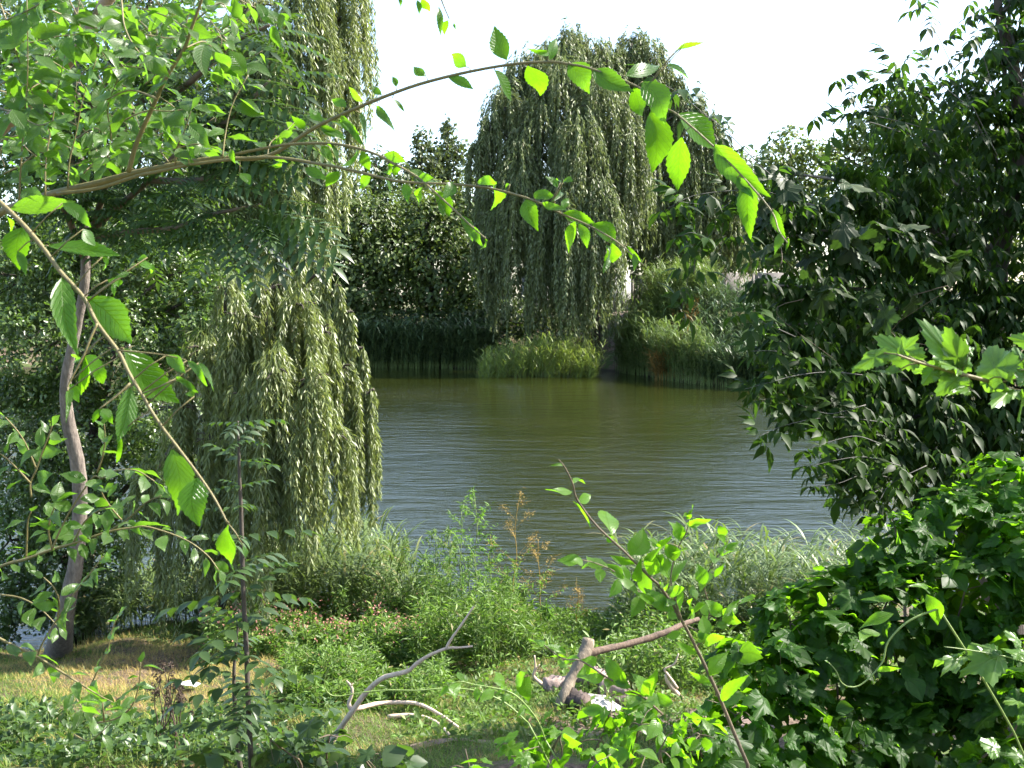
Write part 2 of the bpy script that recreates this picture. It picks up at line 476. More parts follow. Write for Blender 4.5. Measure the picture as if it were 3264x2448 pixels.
def water_mat():
    m, t, out = newmat('pond water')
    tc = N_(t, 'TexCoord').outputs['Object']
    def noise(sx, sy, rot, d, dist=0.0, rough=.5):
        mp = N_(t, 'Mapping'); mp.inputs['Scale'].default_value = (sx, sy, 1); mp.inputs['Rotation'].default_value = (0, 0, rot)
        t.links.new(tc, mp.inputs[0])
        n = N_(t, 'TexNoise'); n.inputs['Scale'].default_value = 1; n.inputs['Detail'].default_value = d
        n.inputs['Roughness'].default_value = rough; n.inputs['Distortion'].default_value = dist
        t.links.new(mp.outputs[0], n.inputs[0]); return n.outputs[0]
    big = noise(1.2, 5.0, R(4), 3, .5)
    mid = noise(6.5, 15.0, R(-7), 4, .7, .6)
    gust = noise(.05, .10, 0, 2)                       # where the breeze ruffles the pond more
    low = noise(.55, 1.5, R(5), 3, .8)
    big = math_(t, 'ADD', big, math_(t, 'MULTIPLY', low, 2.6))
    h = math_(t, 'ADD', math_(t, 'MULTIPLY', big, 1.0), math_(t, 'MULTIPLY', mid, .5))
    g = N_(t, 'MapRange'); g.inputs[1].default_value = .35; g.inputs[2].default_value = .65
    g.inputs[3].default_value = .65; g.inputs[4].default_value = 1.15
    t.links.new(gust, g.inputs[0])
    bp = N_(t, 'Bump'); bp.inputs['Strength'].default_value = 1.0; bp.inputs['Distance'].default_value = .024
    t.links.new(math_(t, 'MULTIPLY', h, g.outputs[0]), bp.inputs['Height'])
    pr = N_(t, 'BsdfPrincipled')
    body = noise(.12, .2, 0, 3)
    t.links.new(ramp(t, body, [(.3, (.013, .017, .003)), (.7, (.020, .023, .004))]), pr.inputs['Base Color'])
    pr.inputs['Roughness'].default_value = .03
    pr.inputs['IOR'].default_value = 1.40
    pr.inputs['Specular IOR Level'].default_value = .8
    t.links.new(bp.outputs[0], pr.inputs['Normal'])
    t.links.new(pr.outputs[0], out.inputs[0])
    return m
def concrete_mat(name, c0, c1):
    m, t, out = newmat(name)
    tc = N_(t, 'TexCoord').outputs['Object']
    mp = N_(t, 'Mapping'); mp.inputs['Scale'].default_value = (1, 1, .25); t.links.new(tc, mp.inputs[0])
    n = N_(t, 'TexNoise'); n.inputs['Scale'].default_value = 3.5; n.inputs['Detail'].default_value = 7
    n.inputs['Roughness'].default_value = .7
    t.links.new(mp.outputs[0], n.inputs[0])
    pr = N_(t, 'BsdfPrincipled'); pr.inputs['Roughness'].default_value = .9
    t.links.new(ramp(t, n.outputs[0], [(.35, c0), (.62, c1)]), pr.inputs['Base Color'])
    t.links.new(pr.outputs[0], out.inputs[0])
    return m
M['ground'] = ground_mat(); M['water'] = water_mat()
M['conc'] = concrete_mat('weathered concrete', (.13, .11, .095), (.24, .215, .19))
M['conc_white'] = concrete_mat('whitewashed concrete', (.30, .30, .29), (.48, .48, .47))
M['path'] = concrete_mat('trodden earth', (.11, .075, .055), (.21, .15, .115))
M['ash'] = concrete_mat('pale wood ash', (.14, .13, .12), (.48, .46, .44))
M['paper'] = concrete_mat('white paper', (.60, .60, .60), (.85, .85, .85))
M['flame'] = None

# ------------------------------------------------------------------ the setting
def build_ground():
    xs = np.unique(np.concatenate([np.linspace(-300, -30, 28), np.arange(-30, -8, 1.0), np.arange(-8, 8, .12), np.arange(8, 32, 1.0), np.linspace(32, 300, 28)]))
    ys = np.unique(np.concatenate([np.arange(-30, 3, 1.5), np.arange(3, 16, .12), np.arange(16, 45, 2.0), np.arange(45, 80, .5), np.linspace(80, 900, 40)]))
    X, Y = np.meshgrid(xs, ys)
    Z = gh(X, Y)
    ny, nx = X.shape
    i = (np.arange(ny - 1) * nx)[:, None]; j = np.arange(nx - 1)[None]
    F = np.stack([i + j, i + j + 1, i + nx + j + 1, i + nx + j], -1).reshape(-1, 4)
    b = Bag(); b.add(np.stack([X, Y, Z], -1), F)
    tag(b.build('ground', M['ground'], smooth=True), kind='structure')
build_ground()
b = Bag()
b.add([(-300, 12, 0), (300, 12, 0), (300, 70, 0), (-300, 70, 0)], np.array([(0, 1, 2, 3)]))
tag(b.build('water', M['water'], loc=(0, 12, 0)), kind='structure')

# trodden path down the far bank
def strip(name, pts, wd, mat, lift=.05, **kw):
    p = smooth_path(pts, 6)
    V = []
    d = unit(np.gradient(p, axis=0))
    for k in range(len(p)):
        side = unit(np.cross(d[k], (0, 0, 1)))
        for s in (-1, -.33, .33, 1):
            q = p[k] + side * s * wd * (1 + .12 * math.sin(k * 1.9 + s))
            V.append((q[0], q[1], float(gh(q[0], q[1])) + lift))
    n = len(p)
    F = np.array([(4 * k + c, 4 * k + c + 1, 4 * k + c + 5, 4 * k + c + 4) for k in range(n - 1) for c in range(3)])
    b = Bag(); b.add(V, F)
    return b.build(name, mat, smooth=True)
tag(strip('path', [(5.9, 64.2, 0), (6.2, 64.6, 0), (6.7, 67, 0), (6.9, 70, 0)], .45, M['path'], .05), kind='structure')

# ------------------------------------------------------------------ far side: concrete fence
fence_y = 71.0
def fx(px): return (px - 512) / FPX * fence_y
def box(bag, x0, x1, y0, y1, z0, z1, var=.5):
    V = [(x0, y0, z0), (x1, y0, z0), (x1, y1, z0), (x0, y1, z0), (x0, y0, z1), (x1, y0, z1), (x1, y1, z1), (x0, y1, z1)]
    bag.add(V, np.array([(0, 3, 2, 1), (4, 5, 6, 7), (0, 1, 5, 4), (1, 2, 6, 5), (2, 3, 7, 6), (3, 0, 4, 7)]), None, var)
fe = thing('concrete_fence', 'weathered concrete panel fence on the far bank behind the big willow', 'fence', (0, fence_y, 3.3))
edges = [520, 552, 590, 632, 668, 708, 752, 800, 850]
for k in range(len(edges) - 1):
    x0, x1 = fx(edges[k]), fx(edges[k + 1])
    z1 = 5.75 if k > 3 else 5.6
    b = Bag(); box(b, x0 + .10, x1 - .10, fence_y, fence_y + .14, 3.1, z1)
    nb = 3
    for q in range(nb):      # raised ribs of the precast panel
        xa = x0 + .3 + (x1 - x0 - .6) * q / nb
        box(b, xa, xa + .09, fence_y - .025, fence_y - .001, 3.3, z1 - .2)
    o = b.build('panel', M['conc_white'] if k in (0, 2) else M['conc'], fe)
    if k == 2: o['label'] = 'whitewashed panel'
    b = Bag(); box(b, x1 - .09, x1 + .09, fence_y - .06, fence_y + .2, 3.1, z1 + .07)
    b.build('post', M['conc'], fe)

# ------------------------------------------------------------------ generic trees
def limb_path(a, b_, sag=.12, n=6, wob=.05):
    a = np.asarray(a, float); b_ = np.asarray(b_, float)
    L = np.linalg.norm(b_ - a)
    t = np.linspace(0, 1, n)[:, None]
    p = a + (b_ - a) * t
    p[:, 2] += sag * L * np.sin(t[:, 0] * PI)
    p[1:-1] += rng.normal(0, wob * L / 3, (n - 2, 3))
    return smooth_path(p, 3)
def crown_points(blobs, n_per, shell=.6, flat=1.0, clump=7, csp=.28):
    """leaf positions gathered in clumps over the outer part of each blob (centre, radius)"""
    pos = []; nor = []
    for c, r in blobs:
        c = np.asarray(c, float); r = np.broadcast_to(np.asarray(r, float), (3,))
        n = max(4, int(n_per * (r[0] * r[2]) ** 1.0))
        nc = max(3, n // clump)
        d = rdir(nc)
        rad = shell + (1 - shell) * rng.random(nc) ** .6
        cc = d * rad[:, None]
        k = rng.integers(0, nc, n)
        q = cc[k] + rng.normal(0, csp / 2, (n, 3))
        pos.append(c + q * r); nor.append(unit(q))
    return np.concatenate(pos), np.concatenate(nor)
def leafy(bag, tm, pos, nor, L, up=.55, rand=.8, droop=.5, width=None, Lvar=.3):
    n = len(pos)
    N = unit(nor * .6 + np.array([0, 0, up]) + rng.normal(0, rand * .5, (n, 3)))
    fw = unit(np.cross(N, rdir(n)) + nor * .4 + np.array([0, 0, -droop]))
    scatter(bag, tm, pos, fw, N, L * (1 + Lvar * rng.uniform(-1, 1, n)), width)
def tree(name, label, cat, base, blobs, leafm, barkm, tm, L, dens, r0=.2, shell=.55, group=None, droop=.5, lean=None, clump=7, up=.55, twigs=True, csp=.28, crown_name='crown'):
    base = np.array(base, float)
    base[2] = float(gh(base[0], base[1])) - .05
    t = thing(name, label, cat, base, group)
    cs = np.array([c for c, _ in blobs])
    top = cs[np.argmax(cs[:, 2])]
    tb = Bag()
    p = limb_path(base, top, 0, 7, .05)
    tube(tb, p, [r0, r0 * .75, r0 * .5, r0 * .15], 9, rough=.05)
    for c, r in blobs:
        k = int(len(p) * np.clip((c[2] - base[2]) / max(top[2] - base[2], .1) * .75, .15, .9))
        tube(tb, limb_path(p[k], c, .08, 5, .08), [r0 * .38, r0 * .12], 6)
        if twigs:
            rr = np.broadcast_to(np.asarray(r, float), (3,))
            for _ in range(5):
                e = np.array(c) + rdir(1)[0] * rr * .85
                tube(tb, limb_path(c, e, .05, 4, .1), [r0 * .12, r0 * .03], 4)
    tb.build('trunk', barkm, t, True)
    cb = Bag()
    pos, nor = crown_points(blobs, dens, shell, clump=clump, csp=csp)
    leafy(cb, tm, pos, nor, L, up=up, droop=droop)
    cb.build(crown_name, leafm, t)
    return t
def blobs_px(items):
    """(px, py, depth, radius_px) -> centre and radius in metres"""
    out = []
    for it in items:
        px, py, D, rp = it[:4]
        r = rp / FPX * D
        rz = (it[4] if len(it) > 4 else rp) / FPX * D
        out.append((P(px, py, D), np.array([r, r, rz])))
    return out

def willow(name, label, base, boughs, leafL, leafW, per, r0, leafm, spacing, stem_r=.003, out=1.0, trunk_top=None, hangspread=.0, group=None, reach=1.0, tm=None):
    """boughs: (px, py, depth, radius_px, length_px, [strands]) - an arching bough from which strands hang"""
    base = np.array(base, float); base[2] = float(gh(base[0], base[1])) - .05
    t = thing(name, label, 'tree', base, group)
    tm = tm or t_simple(leafW, .25, .12)
    tb = Bag(); sb = Bag(); lb = Bag()
    cs = [P(b_[0], b_[1], b_[2]) for b_ in boughs]
    top = trunk_top if trunk_top is not None else np.mean(cs, 0) + np.array([0, 0, 0])
    tp = limb_path(base, top, 0, 6, .03)
    tube(tb, tp, [r0, r0 * .8, r0 * .6], 10, rough=.06)
    for c, b_ in zip(cs, boughs):
        px, py, D, rp, lp = b_[:5]
        ns = int(per * (b_[5] if len(b_) > 5 else 1))
        r = rp / FPX * D; Lh = lp / FPX * D
        k = rng.integers(len(tp) // 2, len(tp))
        tube(tb, limb_path(tp[k], c, .10, 6, .06), [r0 * .42, r0 * .2, r0 * .08], 7)
        for _ in range(6):
            e = c + unit(rng.normal(size=3) * (1, 1, .3)) * r * .7
            tube(tb, limb_path(c, e, .12, 4, .05), [r0 * .10, r0 * .03], 4)
        a = rng.uniform(0, 2 * PI, ns)
        rr = r * np.sqrt(rng.random(ns)) * 1.0
        m = 9
        s = np.linspace(0, 1, m)[None]
        Ls = Lh * rng.uniform(.55, 1.12, ns)
        # grouped in tresses: strands of one tress share direction and length
        nt_ = max(3, ns // 7)
        ta = rng.uniform(0, 2 * PI, nt_); tr = r * np.sqrt(rng.random(nt_)); tl = Lh * rng.uniform(.4, 1.1, nt_)
        kk = rng.integers(0, nt_, ns)
        a = np.where(rng.random(ns) < .8, ta[kk] + rng.normal(0, .12, ns), a)
        rr = np.where(rng.random(ns) < .8, tr[kk] + rng.normal(0, .07 * r, ns), rr)
        Ls = tl[kk] * rng.uniform(.65, 1.15, ns)
        rr = np.abs(rr)
        arc = 1 - np.exp(-s * 4.5)
        rad = rr[:, None] * (.35 + .65 * arc * reach)
        z0 = r * .55 * np.sqrt(np.clip(1 - (rr / r) ** 2, 0, 1)) + rng.normal(0, .32 * r, ns)
        X = c[0] + np.cos(a)[:, None] * rad + hangspread * rng.normal(0, 1, (ns, 1)) * s ** 2
        Y = c[1] + np.sin(a)[:, None] * rad
        Z = c[2] + z0[:, None] + .12 * r * np.sin(np.clip(s * 6, 0, PI)) - Ls[:, None] * s
        gz = gh(X, Y)
        Z = np.maximum(Z, np.maximum(gz, 0) + .12)
        X = X + .012 * Ls[:, None] * np.sin(s * 9 + rng.uniform(0, 6, (ns, 1)))
        path = np.stack([X, Y, Z], -1)
        many_tubes(sb, path, stem_r, stem_r * .4, 3)
        # leaves along each strand
        tot = np.linalg.norm(np.diff(path, axis=1), axis=2).sum(1)
        for q in range(ns):
            nl = max(2, int(tot[q] / spacing))
            u = np.sort(rng.random(nl))
            u = u * .97 + .03
            f = u * (m - 1); i0 = np.minimum(f.astype(int), m - 2); fr = (f - i0)[:, None]
            pp = path[q, i0] * (1 - fr) + path[q, i0 + 1] * fr
            tg = unit(path[q, i0 + 1] - path[q, i0])
            side = unit(np.cross(tg, rdir(nl)))
            fw = unit(tg * .75 + side * .75 + np.array([0, 0, -.35]))
            scatter(lb, tm, pp, fw, unit(side + rng.normal(0, .5, (nl, 3))), leafL * rng.uniform(.7, 1.25, nl), var=np.clip(rng.random(nl) * .75 + rng.random() * .25, 0, 1))
    tb.build('trunk', M['dark_bark'], t, True)
    sb.build('twigs', M['green_stem'], t)
    lb.build('crown', leafm, t)
    return t

T_FAR = t_simple(.62, .3, .2)
T_W = t_simple(.19, .3, .10)

# ------------------------------------------------------------------ far side of the pond
# big weeping willow in the middle
wb = [(720, 150, 67, 20, 110), (742, 175, 67.5, 18, 90), (705, 165, 66, 20, 100), (665, 190, 62, 24, 85), (752, 205, 67.5, 14, 70, .7), (478, 150, 62, 14, 70, .5), (486, 200, 61, 16, 120, .8), (535, 74, 65, 24, 60), (588, 58, 67, 22, 50), (612, 62, 67, 22, 50), (650, 60, 67, 24, 55), (672, 92, 67, 22, 60), (632, 42, 68, 16, 34, .25), (548, 62, 66, 22, 45), (572, 45, 66, 20, 45), (520, 84, 65, 26, 60), (505, 108, 63, 26, 70), (492, 128, 62, 16, 65, .7), (560, 90, 63, 36, 70, 1.5),
      (600, 70, 66, 28, 70), (600, 110, 62, 38, 80, 1.5), (640, 52, 68, 22, 50, .5), (628, 72, 67, 26, 70), (655, 80, 67, 24, 70), (650, 105, 64, 32, 80, 1.3),
      (690, 110, 66, 22, 60, .7), (712, 128, 66, 20, 70, .7), (735, 165, 66, 16, 60, .6), (540, 140, 62, 36, 80, 1.4), (520, 165, 61, 30, 80, 1.2), (580, 150, 60, 36, 90, 1.5), (630, 150, 61, 34, 90, 1.3),
      (680, 160, 63, 32, 80, 1.2), (720, 185, 63, 28, 80), (520, 205, 60, 34, 112, 1.5), (560, 210, 59, 34, 122, 1.7), (495, 225, 60, 16, 90, .8), (600, 205, 59, 30, 130, 1.5),
      (590, 235, 58.5, 22, 104, 1.0), (640, 190, 60, 30, 90, 1.2), (660, 215, 61, 26, 78), (700, 205, 61, 28, 80), (735, 215, 62, 24, 62), (620, 180, 61, 22, 60), (550, 260, 60, 26, 70), (690, 225, 62, 20, 60)]
wb = [((q[0], q[1], q[2] + (5 if q[2] < 63 else 3)) + tuple(q[3:])) if (q[0] >= 640 and q[2] < 66) else q for q in wb]
willow('weeping_willow', 'huge rounded weeping willow with long curtains on the far bank, in the middle', P(592, 318, 65), wb, .27, .22, 150, .55, M['willow_far'], .085, .008, trunk_top=P(590, 190, 64), tm=t_simple(.30, .3, .15))

T_P = t_simple(.7, .3, .15)
def far_tree(label, items, base_px, D, leafm, L=.34, dens=230, name='broadleaf_tree', **kw):
    bl = blobs_px(items)
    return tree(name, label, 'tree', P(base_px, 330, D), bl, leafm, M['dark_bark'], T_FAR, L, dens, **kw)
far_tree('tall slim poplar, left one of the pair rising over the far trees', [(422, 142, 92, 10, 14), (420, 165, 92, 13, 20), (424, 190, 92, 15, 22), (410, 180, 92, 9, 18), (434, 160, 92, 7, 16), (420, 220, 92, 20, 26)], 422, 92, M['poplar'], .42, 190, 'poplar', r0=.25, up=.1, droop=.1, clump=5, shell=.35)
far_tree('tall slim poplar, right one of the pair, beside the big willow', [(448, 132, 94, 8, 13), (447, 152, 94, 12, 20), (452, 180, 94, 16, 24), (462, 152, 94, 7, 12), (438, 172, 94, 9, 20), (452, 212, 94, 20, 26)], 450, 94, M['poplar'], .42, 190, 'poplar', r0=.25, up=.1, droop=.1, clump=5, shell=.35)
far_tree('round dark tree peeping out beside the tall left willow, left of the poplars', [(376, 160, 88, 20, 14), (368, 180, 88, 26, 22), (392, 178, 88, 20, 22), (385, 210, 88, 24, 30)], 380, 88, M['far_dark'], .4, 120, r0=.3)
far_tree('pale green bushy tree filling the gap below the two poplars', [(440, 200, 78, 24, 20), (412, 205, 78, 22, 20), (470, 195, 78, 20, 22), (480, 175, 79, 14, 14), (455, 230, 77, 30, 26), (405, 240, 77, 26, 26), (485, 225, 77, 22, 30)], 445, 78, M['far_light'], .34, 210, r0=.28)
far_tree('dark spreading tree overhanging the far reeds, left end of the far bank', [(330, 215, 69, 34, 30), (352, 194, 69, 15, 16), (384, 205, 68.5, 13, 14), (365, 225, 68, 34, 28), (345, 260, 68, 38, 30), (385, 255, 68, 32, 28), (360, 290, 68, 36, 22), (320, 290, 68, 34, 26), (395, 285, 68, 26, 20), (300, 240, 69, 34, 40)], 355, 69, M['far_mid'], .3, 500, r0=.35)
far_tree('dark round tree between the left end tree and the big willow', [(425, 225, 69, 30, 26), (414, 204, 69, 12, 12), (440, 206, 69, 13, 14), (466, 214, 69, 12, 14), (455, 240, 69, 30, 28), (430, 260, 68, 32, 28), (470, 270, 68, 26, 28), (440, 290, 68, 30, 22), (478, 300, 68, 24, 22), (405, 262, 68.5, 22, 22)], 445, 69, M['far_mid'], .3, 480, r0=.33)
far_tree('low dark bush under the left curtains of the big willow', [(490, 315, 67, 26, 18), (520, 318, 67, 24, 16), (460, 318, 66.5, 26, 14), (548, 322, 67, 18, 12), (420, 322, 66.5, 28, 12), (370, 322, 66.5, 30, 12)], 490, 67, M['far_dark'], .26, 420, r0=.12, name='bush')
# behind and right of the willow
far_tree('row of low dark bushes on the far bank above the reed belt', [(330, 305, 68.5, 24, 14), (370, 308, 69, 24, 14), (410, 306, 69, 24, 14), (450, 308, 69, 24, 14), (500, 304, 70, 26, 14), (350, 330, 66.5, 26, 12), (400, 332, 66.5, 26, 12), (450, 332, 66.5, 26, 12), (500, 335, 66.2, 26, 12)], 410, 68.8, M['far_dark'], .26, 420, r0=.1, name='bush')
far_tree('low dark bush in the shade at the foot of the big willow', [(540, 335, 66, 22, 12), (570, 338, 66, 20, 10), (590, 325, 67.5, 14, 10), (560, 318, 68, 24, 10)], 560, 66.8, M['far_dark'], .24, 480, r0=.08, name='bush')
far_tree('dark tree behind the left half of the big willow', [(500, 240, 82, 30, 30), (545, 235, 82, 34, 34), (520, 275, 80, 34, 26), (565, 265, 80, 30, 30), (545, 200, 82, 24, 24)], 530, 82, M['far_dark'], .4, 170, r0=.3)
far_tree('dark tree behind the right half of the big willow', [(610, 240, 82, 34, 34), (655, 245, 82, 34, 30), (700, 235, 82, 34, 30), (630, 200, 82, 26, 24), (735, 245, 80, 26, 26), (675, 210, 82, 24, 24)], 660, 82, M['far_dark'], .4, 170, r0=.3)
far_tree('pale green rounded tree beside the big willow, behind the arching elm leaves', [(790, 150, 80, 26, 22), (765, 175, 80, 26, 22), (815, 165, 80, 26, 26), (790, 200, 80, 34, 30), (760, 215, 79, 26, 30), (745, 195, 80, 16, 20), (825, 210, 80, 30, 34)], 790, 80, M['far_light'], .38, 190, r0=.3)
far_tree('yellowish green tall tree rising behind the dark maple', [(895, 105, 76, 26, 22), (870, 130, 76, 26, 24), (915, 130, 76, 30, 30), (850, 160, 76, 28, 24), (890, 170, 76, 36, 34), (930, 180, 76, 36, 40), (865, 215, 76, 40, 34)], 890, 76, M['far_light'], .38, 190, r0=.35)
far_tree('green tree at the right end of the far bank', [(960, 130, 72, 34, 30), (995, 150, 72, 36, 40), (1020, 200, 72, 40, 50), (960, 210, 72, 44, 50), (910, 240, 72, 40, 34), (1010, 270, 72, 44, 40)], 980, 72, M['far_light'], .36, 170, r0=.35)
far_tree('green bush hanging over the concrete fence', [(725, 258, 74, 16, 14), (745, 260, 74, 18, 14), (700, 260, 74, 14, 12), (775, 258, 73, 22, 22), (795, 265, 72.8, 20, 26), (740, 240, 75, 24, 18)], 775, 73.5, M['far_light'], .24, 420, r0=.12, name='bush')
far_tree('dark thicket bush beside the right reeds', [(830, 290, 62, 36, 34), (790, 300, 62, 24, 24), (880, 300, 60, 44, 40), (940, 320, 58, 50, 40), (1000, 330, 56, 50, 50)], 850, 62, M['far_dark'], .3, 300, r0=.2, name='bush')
# left, seen through gaps of the near foliage
far_tree('dark tree far behind the left trunk', [(60, 240, 74, 60, 50), (120, 260, 74, 60, 44), (0, 270, 74, 60, 44), (180, 250, 74, 60, 50), (250, 250, 74, 50, 44), (60, 300, 72, 60, 34), (160, 305, 72, 60, 30), (250, 305, 72, 50, 30)], 120, 74, M['far_mid'], .42, 200, r0=.4)

# ------------------------------------------------------------------ reeds
def blade_t(N=5, w0=.045, bend=.5):
    ts = np.linspace(0, 1, N + 1)
    wv = w0 * np.sin(np.clip(ts * .92 + .08, 0, 1) * PI) ** .7 + .002
    V = []
    for t, ww in zip(ts, wv):
        yy = t * (1 - bend * .25 * t * t); z = -bend * t ** 2.2
        V += [(-ww / 2, yy, z), (ww / 2, yy, z)]
    V = np.array(V)
    F = np.array([(2 * k, 2 * k + 1, 2 * k + 3, 2 * k + 2) for k in range(N)])
    return V, [F], V[:, :2].copy()
def reeds(name, label, roots, H, leafm, stemm=None, leafL=.35, wd=1.0, nl=9, stem_r=.004, lean=(0, 0), leanv=.12, kind='stuff', cat='reeds', N=4, bend=.5, plume=False):
    """roots (n,3); one clump of canes with long leaves off each cane"""
    roots = np.asarray(roots, float); n = len(roots)
    c = roots.mean(0)
    t = thing(name, label, cat, c, kind=kind)
    h = H * rng.uniform(.65, 1.12, n)
    ld = np.stack([lean[0] + rng.normal(0, leanv, n), lean[1] + rng.normal(0, leanv, n)], 1)
    m = 6
    s = np.linspace(0, 1, m)
    path = np.repeat(roots[:, None], m, 1)
    path[..., 0] += ld[:, :1] * h[:, None] * s ** 1.8
    path[..., 1] += ld[:, 1:] * h[:, None] * s ** 1.8
    path[..., 2] += h[:, None] * s * (1 - .12 * s)
    sb = Bag(); many_tubes(sb, path, stem_r, stem_r * .4, 3)
    sb.build('stems', stemm or M['green_stem'], t)
    lb = Bag()
    u = rng.uniform(.12, 1.0, (n, nl)); f = u * (m - 1); i0 = np.minimum(f.astype(int), m - 2); fr = (f - i0)[..., None]
    idx = np.arange(n)[:, None]
    pp = (path[idx, i0] * (1 - fr) + path[idx, i0 + 1] * fr).reshape(-1, 3)
    a = rng.uniform(0, 2 * PI, len(pp))
    hor = np.stack([np.cos(a) + lean[0] * 2.0, np.sin(a) * .8 + lean[1], np.zeros(len(a))], 1)
    fw = unit(hor * .7 + np.array([0, 0, 1.0]) * rng.uniform(.5, 1.3, (len(a), 1)))
    up = unit(-hor * .8 + np.array([0, 0, .6]))
    up = unit(np.cross(np.cross(fw, up), fw) )
    scatter(lb, blade_t(N, .075 * wd, bend), pp, fw, up, leafL * rng.uniform(.6, 1.3, len(a)))
    lb.build('leaves', leafm, t)
    return t
def edge_roots(px0, px1, n, a, b_):
    px = rng.uniform(px0, px1, n)
    D = np.full(n, 60.0)
    for _ in range(12): D = far_shore((px - 512) / FPX * D)
    D = D + rng.uniform(a, b_, n)
    return [((p - 512) / FPX * d, d, 0.0) for p, d in zip(px, D)]
def far_roots(px0, px1, n, depth0, depth1, edge=0):
    x = []
    for _ in range(n):
        D = rng.uniform(depth0, depth1); px = rng.uniform(px0, px1)
        X = (px - 512) / FPX * D
        x.append((X, D, max(float(gh(X, D)), 0.0)))
    return np.array(x)
reeds('reed_bed', 'dark blue green reed belt along the water at the left end of the far bank', np.vstack([far_roots(300, 492, 1500, 63.8, 67.2), np.array(edge_roots(300, 496, 400, -.6, .4))]), 2.7, M['reed_blue'], leafL=.7, wd=1.3, nl=11, stem_r=.01, lean=(.12, -.05), N=3)
def isl(px, D):
    return ((px - 512) / FPX * D, D, 0.0)
rts = []
for _ in range(620):
    px = rng.uniform(478, 596); D = rng.uniform(56.5, 60)
    if rng.random() < .25 and 503 < px < 512: continue
    rts.append((isl(px, D)[0], D, -0.75 * abs((px - 540) / 58) ** 2 - rng.random() * .3 - .25 * (math.sin(px * .23) > .2)))
rts = np.array(rts)
hh = 1.0
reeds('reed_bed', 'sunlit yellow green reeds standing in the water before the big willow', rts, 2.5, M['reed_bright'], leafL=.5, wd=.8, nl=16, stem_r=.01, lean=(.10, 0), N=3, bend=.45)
# tall reed bank on the right of the path
r_ = []
for _ in range(1500):
    px = rng.uniform(616, 716); D = rng.uniform(58.0, 67.5)
    X = (px - 512) / FPX * D
    if D < far_shore(X) - 1.0: continue
    if px < 650 and D > 63: continue
    r_.append((X, D, max(0, float(gh(X, D)))))
r_ += edge_roots(622, 712, 260, -.9, .6)
reeds('reed_bed', 'tall green reeds climbing the far bank right of the earth path', np.array(r_), 3.2, M['reed'], leafL=.65, wd=1.0, nl=13, stem_r=.012, lean=(-.10, -.1), N=3)
r_ = []
for _ in range(1500):
    px = rng.uniform(668, 860); D = rng.uniform(48.5, 60)
    X = (px - 512) / FPX * D
    if D < far_shore(X) - .3: continue
    r_.append((X, D, max(0, float(gh(X, D)))))
r_ += edge_roots(700, 870, 420, -.9, .5)
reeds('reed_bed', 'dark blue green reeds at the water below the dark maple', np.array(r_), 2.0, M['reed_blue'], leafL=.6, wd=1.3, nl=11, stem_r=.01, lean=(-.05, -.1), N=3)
r_ = []
for _ in range(260):
    px = rng.uniform(655, 700); D = rng.uniform(54.5, 58)
    X = (px - 512) / FPX * D
    r_.append((X, D, max(0, float(gh(X, D)))))
reeds('reed_bed', 'patch of dry brown reeds at the water edge under the green reeds', np.array(r_), 1.5, M['reed_dry'], M['dry'], leafL=.6, wd=1.2, nl=10, stem_r=.01, lean=(-.15, -.1), N=3)

# ------------------------------------------------------------------ near left: two willows and dense small leaved trees
lw = [(338, 20, 15.5, 34, 150, 1.1), (345, -30, 15.5, 30, 170, 1.3), (300, -10, 15, 38, 200, 1.4), (330, 60, 15, 26, 120, .8), (280, 60, 15, 36, 200, 1.4), (350, 70, 15.3, 14, 110, .6),
      (255, 10, 15.5, 36, 260, 1.2), (230, 90, 15.5, 40, 260, 1.2), (310, 130, 14.8, 26, 150, 1.1), (330, 160, 14.8, 18, 90, .7), (290, 180, 14.6, 30, 120, 1.2), (250, 190, 15, 34, 160, 1.0), (200, 150, 15.5, 40, 200, .8), (170, 30, 16, 40, 300, .8), (300, 210, 14.6, 22, 90, .8)]
willow('weeping_willow', 'tall weeping willow at the top left with thin hanging curtains against the sky', P(215, 560, 15.8) * [1, 1, 0] + [0, 0, .3], lw, .095, .17, 95, .28, M['willow'], .022, .0022, trunk_top=P(235, 40, 15.8), tm=T_W)
lw2 = [(268, 290, 11.4, 24, 200, .8), (300, 305, 11.2, 24, 210, .9), (322, 332, 11.4, 22, 150, .8), (240, 318, 11.2, 28, 240, .9), (342, 368, 11.5, 19, 140, .6), (205, 350, 11.6, 28, 240, .7), (356, 408, 11.6, 15, 110, .4),
       (310, 380, 10.9, 28, 160, .7), (275, 370, 10.8, 30, 180, 1.0), (366, 445, 11.6, 9, 90, .3), (335, 435, 11.0, 22, 115, .6), (298, 440, 10.8, 26, 120, .6), (250, 400, 10.9, 32, 190, 1.0), (350, 475, 11.3, 14, 70, .3), (178, 410, 11.5, 32, 200, .6), (218, 440, 11.3, 32, 180, .8),
       (150, 480, 11.6, 28, 150, .6), (190, 500, 11.4, 30, 130, .7), (240, 505, 11.2, 30, 110, .7), (275, 500, 10.9, 26, 90, .5), (312, 490, 11.0, 18, 70, .3), (228, 290, 11.9, 20, 150, .5),
       (285, 270, 11.5, 8, 60, .2), (303, 264, 11.6, 8, 60, .2), (322, 270, 11.6, 7, 70, .2), (338, 286, 11.6, 6, 80, .2), (350, 312, 11.6, 6, 90, .2), (362, 348, 11.6, 5, 110, .2), (372, 390, 11.6, 5, 120, .2), (376, 430, 11.7, 4, 130, .15)]
willow('weeping_willow', 'low dome shaped weeping willow drooping over the near water, left of the pond', P(215, 600, 12.2) * [1, 1, 0] + [0, 0, .3], lw2, .088, .14, 95, .16, M['willow'], .020, .0015, trunk_top=P(235, 380, 12.0), tm=T_W)

